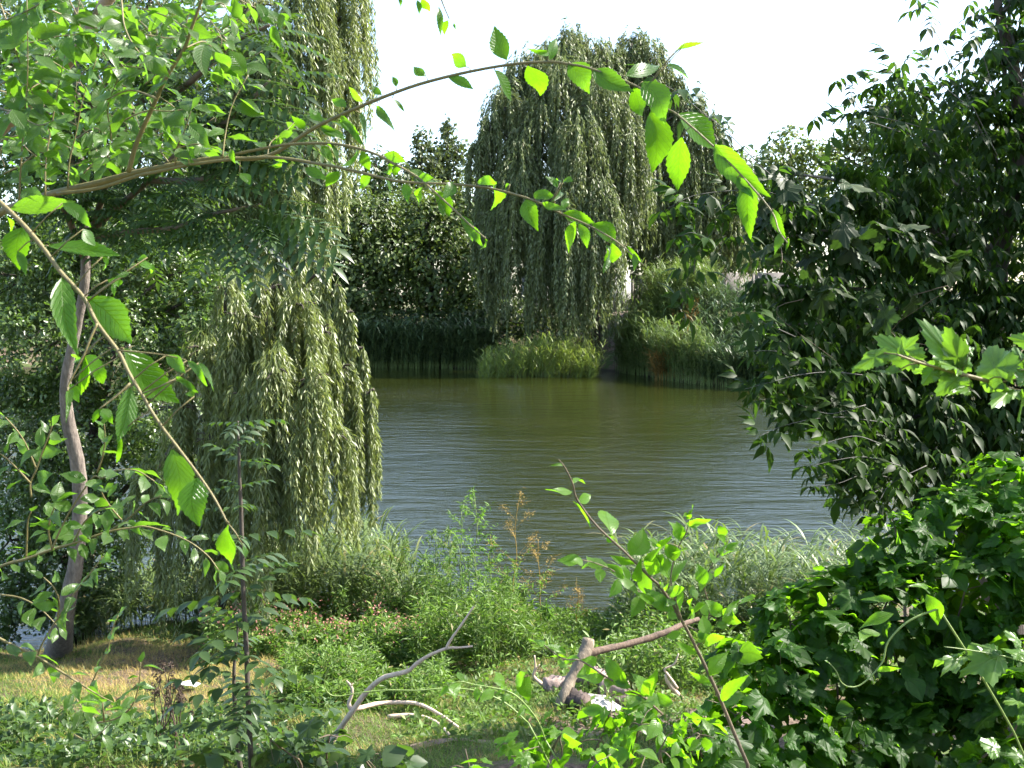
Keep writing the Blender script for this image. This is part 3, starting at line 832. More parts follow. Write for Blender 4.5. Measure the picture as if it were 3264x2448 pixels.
_rg = np.random.default_rng(5)
_lf = t_simple(.50, .25, .15)
T_PIN = t_combine([(_lf, (_rg.normal(0, .16), _rg.uniform(0, .75), _rg.normal(0, .08)), _rg.uniform(-1.6, 1.6), _rg.uniform(-.9, .25), _rg.uniform(.26, .42), _rg.uniform(-.7, .7)) for _ in range(11)])
T_PIN5 = t_pinnate(5, t_simple(.45, .2, .15), .34, .2)
bl = blobs_px([(20, 280, 13.5, 50), (90, 260, 13.5, 50), (160, 280, 13.5, 46), (40, 350, 13.2, 56), (120, 350, 13, 50), (200, 330, 13.2, 44), (20, 440, 13, 56), (90, 430, 12.8, 50), (160, 420, 12.8, 46), (60, 510, 12.8, 50), (130, 510, 12.6, 40), (10, 540, 12.8, 46, 36), (60, 560, 12.8, 40, 30), (10, 590, 12.7, 34, 24), (100, 570, 12.7, 34, 24), (30, 605, 12.6, 34, 20), (-10, 625, 12.4, 26, 14), (75, 612, 12.6, 24, 16), (215, 290, 13.2, 34), (180, 480, 12.7, 34)])
tree('robinia_tree', 'dense small leaved tree behind the leaning trunk, left of the low willow', 'tree', (-5.2, 13.0, 0), bl, M['pinnate'], M['dark_bark'], T_PIN, .19, 1350, r0=.12, droop=.35, clump=6, shell=.5)
bl = blobs_px([(30, 90, 15, 60), (110, 60, 15, 56), (190, 60, 14.6, 48), (60, 170, 14.6, 60), (140, 160, 14.4, 56), (215, 150, 14, 40), (100, 230, 14.2, 56), (180, 230, 14, 46), (20, 230, 14.5, 50), (20, 10, 15.5, 60), (150, 0, 15.5, 50)])
tree('robinia_tree', 'tall small leaved tree behind the upper left elm branches', 'tree', (-6.5, 15.4, 0), bl, M['pinnate'], M['dark_bark'], T_PIN, .20, 900, r0=.15, droop=.35, clump=6, shell=.45)

# the leaning trunk on the left, with pinnate leaved boughs
def pt(*a): return [P(*q) for q in a]
tb_ = G(55, 658)
at = thing('ailanthus_tree', 'slender tree with a leaning grey brown trunk rising from dry grass, far left', 'tree', tb_)
b = Bag()
main = smooth_path([tb_ - [0, 0, .1]] + pt((66, 610, 10.7), (76, 560, 10.6), (80, 500, 10.5), (77, 460, 10.4), (68, 420, 10.3), (66, 380, 10.2), (76, 330, 10.1), (85, 280, 10), (84, 230, 10), (82, 190, 9.9), (78, 120, 9.8), (76, 30, 9.7), (80, -60, 9.6)), 4)
tube(b, main, [.16, .085, .072, .070, .068, .062, .05, .045, .042, .04, .036, .03, .02, .01], 12, rough=.03)
b.build('trunk', M['bark'], at, True)
b = Bag(); lb = Bag()
fork = P(84, 250, 10)
AIL = t_pinnate(8, t_leaf(3, .34, .35, .2, .25), .26, .28, .006)
limbs = [pt((84, 258, 10), (100, 205, 9.9), (112, 165, 9.8), (140, 100, 9.7), (190, 40, 9.6)), pt((86, 235, 10), (120, 205, 9.8), (150, 180, 9.6), (190, 140, 9.5), (240, 90, 9.4)),
         pt((88, 240, 10), (130, 232, 9.6), (175, 228, 9.3), (210, 215, 9.1), (260, 205, 8.9)), pt((82, 180, 9.9), (50, 120, 9.7), (20, 60, 9.6)), pt((80, 120, 9.8), (120, 60, 9.6), (150, 10, 9.5)),
         pt((85, 260, 10), (60, 200, 9.7), (30, 160, 9.6), (0, 130, 9.6)), pt((150, 180, 9.6), (200, 180, 9.3), (250, 160, 9.1), (285, 130, 9.0)), pt((190, 140, 9.5), (230, 120, 9.2), (270, 80, 9.1)), pt((140, 100, 9.7), (180, 90, 9.4), (230, 45, 9.2), (270, 25, 9.1))]
for lp in limbs:
    p = smooth_path(lp, 4)
    tube(b, p, [.035, .012], 6)
    n = 22
    for k in range(n):
        u = .2 + .8 * k / n
        q = p[min(int(u * len(p)), len(p) - 1)] + rng.normal(0, .1, 3)
        m_ = 2
        a = rng.uniform(0, 2 * PI, m_)
        fw = np.stack([np.cos(a) * 1.0 + .25, np.sin(a) * .7 - .25, rng.uniform(-.35, .35, m_)], 1)
        scatter(lb, AIL, np.repeat([q], m_, 0), fw, (0, -.25, 1), rng.uniform(.34, .55, m_))
# the fan of long dark leaves reaching out to the right
for (bx, by, tx, ty) in [(262, 205, 300, 192), (255, 212, 312, 208), (258, 210, 322, 222), (262, 218, 322, 240), (255, 220, 305, 245), (240, 215, 275, 250), (235, 225, 255, 262), (228, 232, 200, 262), (215, 222, 235, 255), (200, 190, 235, 175), (235, 100, 290, 95), (240, 115, 298, 118), (230, 130, 285, 140), (225, 150, 280, 160), (240, 80, 290, 75), (220, 165, 275, 178), (245, 165, 292, 158), (235, 60, 270, 48), (215, 30, 258, 30)]:
    p0, p1 = P(bx, by, 8.9), P(tx, ty, 8.6)
    scatter(lb, AIL, [p0], [p1 - p0], (.35, -.75, .8), np.linalg.norm(p1 - p0) * 1.2)
b.build('branches', M['twig_dark'], at, True)
lb.build('crown', M['ailanthus'], at)

# ------------------------------------------------------------------ foreground elm branches, leaf by leaf
def bent(tm, seed, amt=1.0):
    """a copy of a leaf template with its own twist, wave and lopsidedness"""
    rg = np.random.default_rng(seed)
    v, f, u = tm[0].copy(), tm[1], tm[2]
    x, y, z = v[:, 0].copy(), v[:, 1].copy(), v[:, 2].copy()
    tw = rg.normal(0, .55) * amt; sk = rg.normal(0, .10) * amt; wv = rg.normal(0, .035) * amt; ph = rg.uniform(0, 6)
    a_ = tw * (y - .3)
    x2 = x * np.cos(a_) ; z2 = z + x * np.sin(a_) + wv * np.sin(y * 9 + ph) * np.sign(x) * (np.abs(x) > .02) + rg.normal(0, .10) * amt * y * y
    x2 = x2 * np.where(x > 0, 1 + rg.normal(0, .08), 1 + rg.normal(0, .08)) + sk * np.sin(y * PI) 
    v = np.stack([x2, y, z2], 1)
    return v, f, u
ELM = [bent(t_leaf(18, rw, .38 + .08 * (k % 3) / 2, .10 + .07 * (k % 4), -.05 + .09 * (k % 5), .05), 40 + k) for k, rw in enumerate((.60, .54, .62, .57, .64, .52, .58, .60))]
ELM_S = [bent(t_leaf(7, rw, .42, .18 + .06 * (k % 3), .10 + .08 * (k % 3)), 60 + k) for k, rw in enumerate((.50, .52, .46, .56, .50, .48))]
def c_(n, x, y):      # from the enlargements I measured: three columns and rows of the picture
    ox, oy = {1: (0, 0), 2: (320, 0), 3: (640, 0), 4: (0, 240), 5: (320, 240), 6: (640, 240), 7: (0, 480), 8: (320, 480), 9: (640, 480)}[n]
    return ox + x * .17361, oy + y * .17361
def stem_pts(n, pts, D0, D1):
    k = len(pts)
    out = []
    for i, q in enumerate(pts):
        nn, x, y = (n, *q) if len(q) == 2 else q
        out.append(P(*c_(nn, x, y), D0 + (D1 - D0) * i / max(k - 1, 1)))
    return smooth_path(out, 5)
def put_leaf(bag, sbag, n, bx, by, tx, ty, wpx, D, stem=None, tms=ELM, tilt=.35, up=None, petiole=True):
    dd = rng.normal(0, .012)
    p0 = P(*c_(n, bx, by), D)
    p1 = P(*c_(n, tx, ty), D * (1 + rng.normal(0, .022)))
    L = np.linalg.norm(p1 - p0)
    tocam = unit(CAM - p0)
    nrm = unit(tocam + rng.normal(0, tilt, 3) + np.array([.15, 0, .45]) * tilt * 2) if up is None else np.array(up, float)
    tm = tms[rng.integers(len(tms))]
    wide = np.ptp(tm[0][:, 0])
    wm = wpx * .17361 / FPX * D
    scatter(bag, tm, [p0], [p1 - p0], nrm, L, min(wm / (wide * L) * 1.06, 1.6))
    if petiole and stem is not None:
        k = np.argmin(np.linalg.norm(stem - p0, axis=1))
        if np.linalg.norm(stem[k] - p0) < .22:
            tube(sbag, [stem[k], (stem[k] + p0) / 2 + [0, 0, .003], p0], [.0011, .0009], 4)

def leafy_twig(bag, sbag, p, Lm, gap, tms=ELM_S, r=.002, plane=None, tilt=.5, droop=.25, start=.05):
    """alternate leaves along a twig path"""
    seg = np.linalg.norm(np.diff(p, axis=0), axis=1); cum = np.concatenate([[0], np.cumsum(seg)])
    n = max(2, int(cum[-1] * (1 - start) / gap))
    side = 1
    if plane is None:
        plane = unit(np.array([rng.normal(0, .4), rng.normal(0, .4) - .5, 1]))
    for k in range(n):
        s = cum[-1] * (start + (1 - start) * (k + .5) / n)
        q = np.array([np.interp(s, cum, p[:, i]) for i in range(3)])
        i0 = min(np.searchsorted(cum, s), len(p) - 1)
        tg = unit(p[i0] - p[max(i0 - 1, 0)])
        sd = unit(np.cross(tg, plane)) * side
        side = -side
        fw = unit(tg * .55 + sd * .9 + rng.normal(0, .25, 3) + np.array([0, 0, -droop]))
        up = unit(plane + rng.normal(0, tilt, 3))
        L = Lm * rng.uniform(.65, 1.2)
        b0 = q + fw * .008
        tm = tms[rng.integers(len(tms))]
        scatter(bag, tm, [b0], [fw], up, L, rng.uniform(.85, 1.1))
    # end leaf
    scatter(bag, tms[0], [p[-1]], [unit(p[-1] - p[-2]) + [0, 0, -.2]], plane, Lm * .7)

# --- main arching branch and its two lower neighbours (one elm whose trunk stands outside the frame on the left)
el_base = np.array([-3.3, 2.2, float(gh(-3.3, 2.2))])
elm = thing('elm_tree', 'elm whose long leafy branches reach in from the left and arch across the sky', 'tree', el_base)
b = Bag()
e0 = P(*c_(1, 0, 1240), 3.05)
tube(b, smooth_path([el_base - [0, 0, .1], (-3.2, 2.25, 2.8), (-3.05, 2.4, 3.3), (-2.95, 2.5, 3.8)], 4), [.09, .07, .05], 10, rough=.03)
tube(b, smooth_path([(-2.95, 2.5, 3.8), (-2.85, 2.6, 4.6), (-2.9, 2.8, 5.6), (-2.6, 3, 6.6)], 4), [.05, .02], 9)
b.build('trunk', M['bark'], elm, True)
def branch_part(stems, radii, mat='twig'):
    sb = Bag()
    for s_, r in zip(stems, radii): tube(sb, s_, r, 8)
    return sb
main = stem_pts(1, [(-120, 1300), (0, 1225), (150, 1165), (340, 1105), (560, 1055), (760, 1000), (1000, 950), (1250, 912), (1540, 900), (1850, 715), (2, 440, 530), (2, 740, 440), (2, 1070, 375), (2, 1310, 357), (2, 1440, 370), (2, 1575, 400), (2, 1830, 500), (2, 1985, 620), (3, 220, 665), (3, 430, 850), (3, 620, 1050), (3, 760, 1220), (3, 800, 1330), (3, 850, 1400)], 3.0, 2.0)
main = np.vstack([[(-2.95, 2.5, 3.8)], main])
def D_at(stem, px, py):      # depth of the stem nearest that place of the picture
    q = (stem - CAM); d = q @ _F
    sx = 512 + FPX * q[:, 0] / d; sy = 384 - FPX * (q @ _U) / d
    return float(stem[np.argmin((sx - px) ** 2 + (sy - py) ** 2), 1])
sb = Bag(); lb = Bag()
tube(sb, main, [.0115, .0095, .008, .006, .0042, .0033, .0028, .0024, .002, .0016, .0012], 8, rough=.02)
AR = [(2, 1075, 345, 1003, 150, 115), (2, 842, 385, 740, 305, 80), (2, 610, 440, 542, 370, 55), (2, 440, 500, 415, 430, 35), (2, 355, 545, 297, 483, 40), (2, 248, 580, 172, 500, 55), (2, 150, 620, 65, 555, 60),
      (2, 415, 565, 497, 635, 26), (2, 325, 610, 392, 708, 50), (2, 232, 650, 285, 805, 42), (2, 100, 690, 222, 760, 46), (2, 735, 440, 887, 520, 58), (2, 1005, 405, 1092, 583, 88), (2, 1195, 380, 1268, 562, 128),
      (2, 1320, 350, 1388, 215, 62), (2, 1315, 312, 1258, 298, 34), (2, 1430, 368, 1548, 535, 130), (2, 1575, 400, 1800, 500, 120), (2, 1760, 435, 1995, 345, 92), (2, 2000, 372, 2135, 412, 70), (2, 1860, 470, 1985, 700, 150), (2, 1810, 500, 1870, 690, 110),
      (2, 1905, 640, 1935, 975, 165), (3, 222, 655, 430, 865, 155), (3, 240, 790, 205, 1110, 135), (3, 430, 835, 690, 1085, 140), (3, 620, 1055, 652, 1350, 118), (3, 560, 1025, 640, 1110, 60), (3, 768, 1205, 838, 1365, 62), (3, 805, 1340, 770, 1468, 56), (3, 855, 1370, 845, 1460, 22),
      (2, 0, 745, 150, 795, 50), (2, 15, 700, -60, 610, 55), (1, 1960, 690, 2060, 760, 48), (1, 1840, 725, 1990, 790, 50), (1, 1760, 740, 1690, 680, 50), (2, 2040, 300, 2165, 225, 22), (2, 2100, 260, 2150, 270, 14)]
for n, bx, by, tx, ty, wp in AR:
    D = D_at(main, *c_(n, bx, by))
    put_leaf(lb, sb, n, bx, by, tx, ty, wp, D, main)
tw = stem_pts(2, [(1975, 380), (2040, 310), (2100, 255)], 2.12, 2.1); tube(sb, tw, [.0015, .0008], 5)
arch = sb.build('branch', M['twig'], elm, True)
arch['label'] = 'long arching branch with large backlit leaves'
lb.build('leaves', M['elm'], arch)

second = stem_pts(1, [(330, 1115), (560, 1085), (800, 1010), (900, 990), (1150, 940), (1540, 905), (2, 0, 945), (2, 200, 985), (2, 380, 1030), (2, 520, 1050), (2, 900, 1072), (2, 1190, 1140), (2, 1400, 1235), (2, 1560, 1305), (2, 1720, 1400), (2, 1865, 1530)], 2.75, 2.1)
third = stem_pts(1, [(1340, 890), (1600, 840), (1800, 825), (2, 130, 835), (2, 300, 880), (2, 420, 940), (2, 560, 1020), (2, 660, 1105), (2, 780, 1215), (2, 880, 1310), (2, 950, 1370)], 2.62, 2.2)
sb = Bag(); lb = Bag()
tube(sb, second, [.0045, .004, .0036, .003, .0024, .002, .0013], 7)
SE = [(2, 110, 985, 40, 1085, 72), (2, 290, 1005, 220, 1090, 66), (2, 375, 1030, 405, 1110, 62), (2, 480, 1060, 505, 1172, 58), (2, 590, 1075, 545, 1190, 64), (2, 760, 1045, 720, 1120, 70), (2, 905, 1050, 1010, 1050, 60), (2, 1000, 1065, 1052, 1160, 84), (2, 1095, 1060, 1040, 1085, 42), (2, 1190, 1145, 1250, 1300, 102),
      (2, 1228, 1130, 1338, 1110, 76), (2, 1280, 1170, 1375, 1205, 42), (2, 1400, 1230, 1580, 1278, 78), (2, 1470, 1275, 1410, 1470, 78), (2, 1490, 1290, 1540, 1430, 62), (2, 1568, 1290, 1722, 1412, 104), (2, 1680, 1400, 1720, 1582, 104), (2, 1650, 1410, 1675, 1558, 44), (2, 1768, 1415, 1865, 1552, 46), (2, 1808, 1460, 1810, 1560, 36),
      (2, 1370, 1080, 1300, 1012, 42), (2, 1400, 1050, 1442, 1030, 50), (2, 1385, 1100, 1395, 1140, 34), (2, 1390, 1200, 1437, 1135, 46), (2, 1385, 1050, 1362, 1018, 24), (2, 620, 1075, 720, 1030, 50), (1, 1760, 965, 1890, 1020, 70), (1, 1620, 920, 1560, 990, 60), (1, 1380, 1000, 1440, 1060, 60), (1, 1080, 850, 1115, 905, 50), (1, 1330, 860, 1345, 930, 40)]
for n, bx, by, tx, ty, wp in SE:
    put_leaf(lb, sb, n, bx, by, tx, ty, wp, D_at(second, *c_(n, bx, by)), second)
tube(sb, stem_pts(2, [(1385, 1225), (1350, 1160), (1380, 1100), (1395, 1050)], 2.25, 2.22), [.0014, .0009], 5)
o = sb.build('branch', M['twig'], elm, True); o['label'] = 'lower straight twig ending in bright hanging leaves'
lb.build('leaves', M['elm'], o)
sb = Bag(); lb = Bag()
tube(sb, third, [.0035, .0028, .0014], 7)
TH = [(2, 215, 855, 180, 965, 52), (2, 240, 870, 290, 985, 62), (2, 370, 890, 500, 935, 62), (2, 400, 940, 412, 1022, 46), (2, 515, 985, 615, 1032, 50), (2, 660, 1095, 762, 1268, 84), (2, 680, 1160, 712, 1252, 42), (2, 812, 1240, 880, 1384, 58), (2, 888, 1312, 918, 1405, 52), (2, 952, 1375, 958, 1455, 24), (1, 1850, 840, 1900, 900, 46), (1, 1880, 830, 1960, 870, 40), (2, 20, 850, 80, 920, 60), (2, 440, 940, 450, 1030, 50), (2, 560, 1025, 640, 1015, 60)]
for n, bx, by, tx, ty, wp in TH:
    put_leaf(lb, sb, n, bx, by, tx, ty, wp, D_at(third, *c_(n, bx, by)), third)
o = sb.build('branch', M['twig'], elm, True); o['label'] = 'short drooping twig with a tip of small leaves'
lb.build('leaves', M['elm'], o)

# --- upper left part of the elm: many leafy twigs
up1 = stem_pts(1, [(740, 990), (780, 840), (840, 700), (900, 570), (960, 440), (1060, 280), (1110, 140), (1160, 0), (1190, -120)], 2.7, 2.5); 
pale = stem_pts(1, [(-60, 790), (60, 690), (180, 570), (350, 400), (480, 240), (600, 30), (680, -80)], 3.4, 3.2)
tube(lbx := Bag(), pale, [.022, .016], 8)
o = lbx.build('branch', M['limb_pale'], elm, True); o['label'] = 'thick pale branch slanting up behind the leaves'
rt = [[(110, 1170), (120, 950), (140, 700), (160, 400), (155, 0)], [(260, 1130), (265, 920), (310, 650), (335, 500), (380, 300)], [(390, 1085), (400, 930), (440, 760), (480, 560), (560, 330)], [(1010, 950), (1020, 850), (1060, 760), (1100, 640)], [(1280, 910), (1300, 760), (1340, 600), (1430, 430)],
      [(0, 20), (60, 180), (100, 320), (170, 500), (240, 640)], [(-20, 260), (150, 250), (330, 210), (560, 190)], [(860, 580), (920, 680), (980, 770)], [(560, 40), (740, 35), (920, 80), (1080, 160)], [(820, 0), (640, 130), (420, 280), (180, 500)], [(1060, 280), (1180, 240), (1260, 330), (1320, 420)], [(1100, 140), (1200, 60), (1280, 20), (1330, 110)],
      [(1380, 0), (1460, 40), (1540, 60), (1620, 110)], [(-20, 820), (120, 780), (260, 800), (400, 850)], [(20, 1000), (180, 940), (330, 960), (520, 930)], [(600, 980), (640, 800), (620, 620), (680, 450)], [(700, 700), (840, 640), (980, 640), (1120, 620)], [(300, 60), (420, 120), (560, 260), (640, 400)], [(-20, 520), (120, 540), (240, 480), (360, 520)], [(-20, 140), (160, 60), (300, -20)],
      [(900, 570), (760, 520), (640, 560), (520, 640)], [(960, 440), (840, 400), (700, 380), (560, 400)], [(640, 800), (760, 740), (900, 780), (1010, 720)], [(1540, 900), (1560, 820), (1640, 760), (1700, 700)], [(440, 800), (560, 740), (700, 860), (820, 850)], [(160, 400), (260, 340), (380, 400)], [(120, 950), (220, 880), (300, 900)], [(400, 0), (460, 140), (420, 260)], [(700, 0), (720, 160), (800, 300), (900, 330)], [(900, 0), (960, 120), (900, 260)], [(0, 620), (100, 660), (220, 720), (320, 690)],
      [(1000, 860), (1140, 830), (1260, 860)], [(840, 200), (980, 220), (1120, 200)], [(20, 60), (180, 160), (300, 130)], [(480, 1000), (560, 900), (520, 800)]]
def elm_twig(p, r, Lm, gap, extra=()):
    sb = Bag(); lb = Bag()
    tube(sb, p, r, 5)
    leafy_twig(lb, sb, p, Lm, gap, droop=.35)
    for e in extra: put_leaf(lb, sb, *e, 2.4, None, petiole=False)
    o = sb.build('twig', M['twig'], elm, True)
    lb.build('leaves', M['elm_small'], o)
XL = [(1, 60, 1205, 445, 1155, 110), (1, 1350, 0, 1400, 130, 70), (1, 1480, 20, 1530, 130, 60), (1, 1570, 10, 1690, 60, 60), (1, 1610, 80, 1640, 180, 70), (1, 1580, 150, 1600, 235, 55), (1, 1240, 300, 1320, 400, 80), (1, 1180, 260, 1190, 410, 100), (1, 1050, 300, 1120, 380, 60), (1, 1420, 380, 1560, 410, 70), (1, 210, 320, 355, 400, 90), (1, 70, 630, 160, 740, 90), (1, 480, 1000, 420, 1010, 40), (1, 350, 420, 460, 440, 90), (1, 460, 430, 500, 475, 30)]
elm_twig(up1, [.0065, .003], .055, .06, XL)
for k, q in enumerate(rt):
    D = rng.uniform(2.5, 3.3)
    elm_twig(stem_pts(1, q, D, D + rng.normal(0, .12)), [.0024, .001], .066 if k < 22 else .060, .016)
for k in range(56):      # further twigs behind
    x, y = rng.uniform(-50, 1350), rng.uniform(-60, 1000)
    D = rng.uniform(3.2, 4.4)
    elm_twig(stem_pts(1, [(x, y), (x + rng.normal(0, 90), y - 110), (x + rng.normal(0, 160), y - 260)], D, D), [.0024, .001], .058, .022)

# leaf cluster hanging in from above
hp = P(*c_(2, 640, -160), 2.2)
sp_ = thing('elm_twig', 'few hanging leaves at the top edge against the white sky', 'twig', hp)
sb = Bag(); lb = Bag()
tube(sb, smooth_path([P(*c_(1, 1190, -300), 2.5), hp, P(*c_(2, 700, 0), 2.2), P(*c_(2, 745, 110), 2.2)], 4), [.003, .001], 5)
for n, bx, by, tx, ty, wp in [(2, 590, -20, 632, 92, 52), (2, 560, 0, 572, 82, 30), (2, 685, 40, 702, 182, 36), (2, 738, 115, 712, 207, 42), (2, 770, 130, 782, 172, 14), (2, 455, -20, 465, 40, 22)]:
    put_leaf(lb, sb, n, bx, by, tx, ty, wp, 2.2, None)
sb.build('twig', M['twig'], sp_); lb.build('leaves', M['elm'], sp_)

# --- the large leaved hanging branch, nearest to the camera on the left
hb = P(*c_(1, -120, 1060), 1.75)
hg = thing('elm_branch', 'close hanging branch with the largest bright leaves, crossing the left trunk diagonally', 'branch', hb)
hang = stem_pts(4, [(1, -120, 1060), (1, 0, 1165), (1, 130, 1290), (1, 250, 1430), (350, 185), (480, 330), (560, 480), (680, 640), (740, 760), (810, 880), (910, 1045), (1020, 1190), (1130, 1335), (1230, 1480), (1310, 1630)], 1.75, 1.5)
sb = Bag(); lb = Bag()
tube(sb, hang, [.0040, .0032, .0024, .0014], 8)
tA = stem_pts(4, [(560, 480), (520, 570), (480, 670), (400, 820), (390, 870)], 1.62, 1.6); tube(sb, tA, [.002, .001], 6)
tB = stem_pts(4, [(750, 825), (670, 900), (570, 975)], 1.58, 1.56); tube(sb, tB, [.002, .001], 6)
tC = stem_pts(4, [(680, 635), (850, 650), (960, 665), (1070, 690)], 1.6, 1.58); tube(sb, tC, [.0014, .0008], 5)
tD = stem_pts(4, [(820, 885), (920, 845), (1010, 805)], 1.57, 1.55); tube(sb, tD, [.0012, .0007], 5)
for n, bx, by, tx, ty, wp in [(4, 362, 215, 440, 625, 130), (4, 498, 330, 765, 600, 200), (4, 715, 625, 1060, 945, 190), (4, 280, 35, 700, 100, 100), (1, 130, 1310, 90, 1540, 150), (1, 100, 1450, 135, 1560, 50), (4, 750, 845, 672, 1170, 112), (4, 990, 1205, 1015, 1590, 178), (4, 1135, 1368, 1150, 1650, 165), (7, 1318, 252, 1300, 552, 120),
    (4, 478, 668, 612, 832, 100), (4, 488, 660, 490, 940, 60), (4, 395, 825, 500, 945, 64), (4, 400, 860, 410, 960, 40), (4, 480, 680, 350, 700, 50), (4, 958, 665, 1075, 775, 76), (4, 1078, 695, 1188, 825, 42), (4, 1145, 708, 1240, 825, 56), (4, 1010, 800, 1125, 845, 42), (4, 570, 975, 650, 1060, 60), (4, 575, 970, 530, 1060, 36),
    (4, 800, 135, 925, 172, 60), (4, 850, 100, 780, 110, 40), (4, 620, 230, 732, 258, 50), (4, 750, 185, 660, 205, 30), (4, 655, 240, 658, 320, 30), (4, 690, 1120, 675, 1290, 30), (1, 360, 1170, 520, 1300, 80), (1, 480, 1320, 560, 1410, 80), (1, 590, 1480, 640, 1570, 50), (1, 30, 1240, 110, 1310, 50), (7, 1400, 380, 1410, 460, 30), (4, 1120, 900, 1060, 880, 40)]:
    put_leaf(lb, sb, n, bx, by, tx, ty, wp, D_at(hang, *c_(n, bx, by)) - .0, hang, tilt=.28)
sb.build('stem', M['twig'], hg, True); lb.build('leaves', M['elm'], hg)

# --- elm suckers at the lower left
def shoot(name, label, cat, base, stems, D, leafm, Lm, gap, extra=(), r=.004, tms=ELM_S, stemm='twig', start=.05, tilt=.5, droop=.2, group=None):
    t = thing(name, label, cat, base, group)
    sb = Bag(); lb = Bag()
    for k, (n, q, bare) in enumerate(stems):
        d = D + rng.normal(0, .1) if k else D
        p = stem_pts(n, q, d, d - .05)
        if k == 0: p = np.vstack([[base], p])
        tube(sb, p, [r if k == 0 else r * .6, r * .35], 6)
        leafy_twig(lb, sb, p, Lm, gap, tms=tms, start=bare, tilt=tilt, droop=droop)
    for n, bx, by, tx, ty, wp in extra:
        put_leaf(lb, sb, n, bx, by, tx, ty, wp, D, None)
    sb.build('stem', M[stemm], t, True); lb.build('leaves', leafm, t)
    return t
def gb(x, y):
    return np.array([x, y, float(gh(x, y))])
shoot('elm_sapling', 'elm shoot with a forked pale stem and small leaves before the left trunk', 'sapling', gb(-1.75, 3.0), [
    (7, [(-250, 650), (0, 500), (150, 455), (300, 400), (420, 365), (620, 300), (760, 275), (860, 272), (1060, 340), (1190, 430), (1260, 520)], .3),
    (7, [(300, 400), (350, 280), (420, 150), (480, 60), (540, -20), (4, 590, 1370), (4, 680, 1325), (4, 790, 1330), (4, 890, 1390)], .1),
    (7, [(215, 1015), (250, 930), (330, 800), (400, 690), (500, 560), (595, 440)], .2),
    (4, [(180, 1480), (175, 1400), (210, 1320), (240, 1230), (280, 1130), (300, 1070)], .1), (4, [(175, 1400), (110, 1330), (50, 1270), (0, 1230)], .05), (4, [(210, 1320), (150, 1180), (100, 1100), (30, 1020)], .2),
    (4, [(560, 1340), (590, 1250), (605, 1150), (600, 1060)], .05), (7, [(150, 455), (155, 340), (160, 240), (180, 180)], .1), (7, [(620, 300), (740, 220), (840, 130), (930, 90)], .1), (7, [(420, 365), (480, 250), (560, 180), (640, 150)], .1),
    (7, [(300, 400), (280, 300), (290, 220), (320, 140)], .1), (7, [(700, 230), (640, 160), (600, 100), (580, 60)], .1), (7, [(0, 660), (120, 680), (230, 740), (340, 850)], .3), (7, [(330, 800), (340, 700), (310, 620), (250, 560)], .1)],
    2.7, M['elm_small'], .052, .019, tilt=.6)
shoot('elm_sapling', 'low elm shoot crossing the dry grass at the lower left corner', 'sapling', gb(-1.55, 2.9), [
    (7, [(-180, 820), (40, 935), (215, 1020), (400, 1135), (560, 1235), (650, 1280)], .35), (7, [(520, 1190), (570, 1080), (620, 980), (640, 880), (680, 780)], .05), (7, [(600, 1390), (590, 1280)], .1),
    (7, [(560, 1400), (680, 1370), (760, 1300), (800, 1180), (810, 1050)], .1), (7, [(670, 1270), (740, 1220), (790, 1180)], .1), (7, [(430, 1160), (440, 1260), (490, 1330)], .1), (7, [(430, 1470), (520, 1500), (640, 1400)], .2)],
    2.65, M['elm_small'], .052, .024, tilt=.6)

# --- young elm in the middle right: bright leaves over the water
ym = gb(.62, 2.75)
ys_ = stem_pts(8, [(9, 620, 1640), (9, 560, 1500), (9, 490, 1330), (9, 430, 1190), (9, 330, 980), (9, 230, 790), (9, 120, 620), (1900, 560), (1750, 410), (1590, 260), (1480, 110), (1455, 20), (5, 1410, 1310), (5, 1372, 1262)], 2.45, 2.2)
yt = thing('elm_sapling', 'slender young elm leaning left over the water with bright round leaves', 'sapling', ym)
sb = Bag(); lb = Bag()
tube(sb, np.vstack([[ym], ys_]), [.0044, .004, .0034, .0027, .002, .001], 8)
tY = stem_pts(8, [(2100, 850), (2050, 700), (2020, 560), (2060, 400), (2110, 300), (2125, 225)], 2.35, 2.3); tube(sb, tY, [.0022, .001], 6)
tZ = stem_pts(9, [(330, 960), (380, 850), (400, 740), (370, 600), (420, 480), (490, 380), (480, 330)], 2.4, 2.35); tube(sb, tZ, [.0022, .001], 6)
tX = stem_pts(9, [(270, 840), (340, 860), (420, 780), (520, 740), (580, 700)], 2.4, 2.35); tube(sb, tX, [.0018, .001], 6)
tV = stem_pts(8, [(1960, 720), (1830, 640), (1700, 530), (1590, 480), (1510, 460)], 2.4, 2.25); tube(sb, tV, [.002, .001], 6)
tU = stem_pts(8, [(9, 130, 1350), (9, 0, 1230), (1880, 1260), (1740, 1185), (1640, 1130), (1500, 1040), (1400, 1030), (1290, 950)], 2.4, 2.25); tube(sb, tU, [.003, .0012], 6)
for q_ in (tY, tZ, tX, tV, tU): leafy_twig(lb, sb, q_, .055, .034, tms=ELM, tilt=.5)
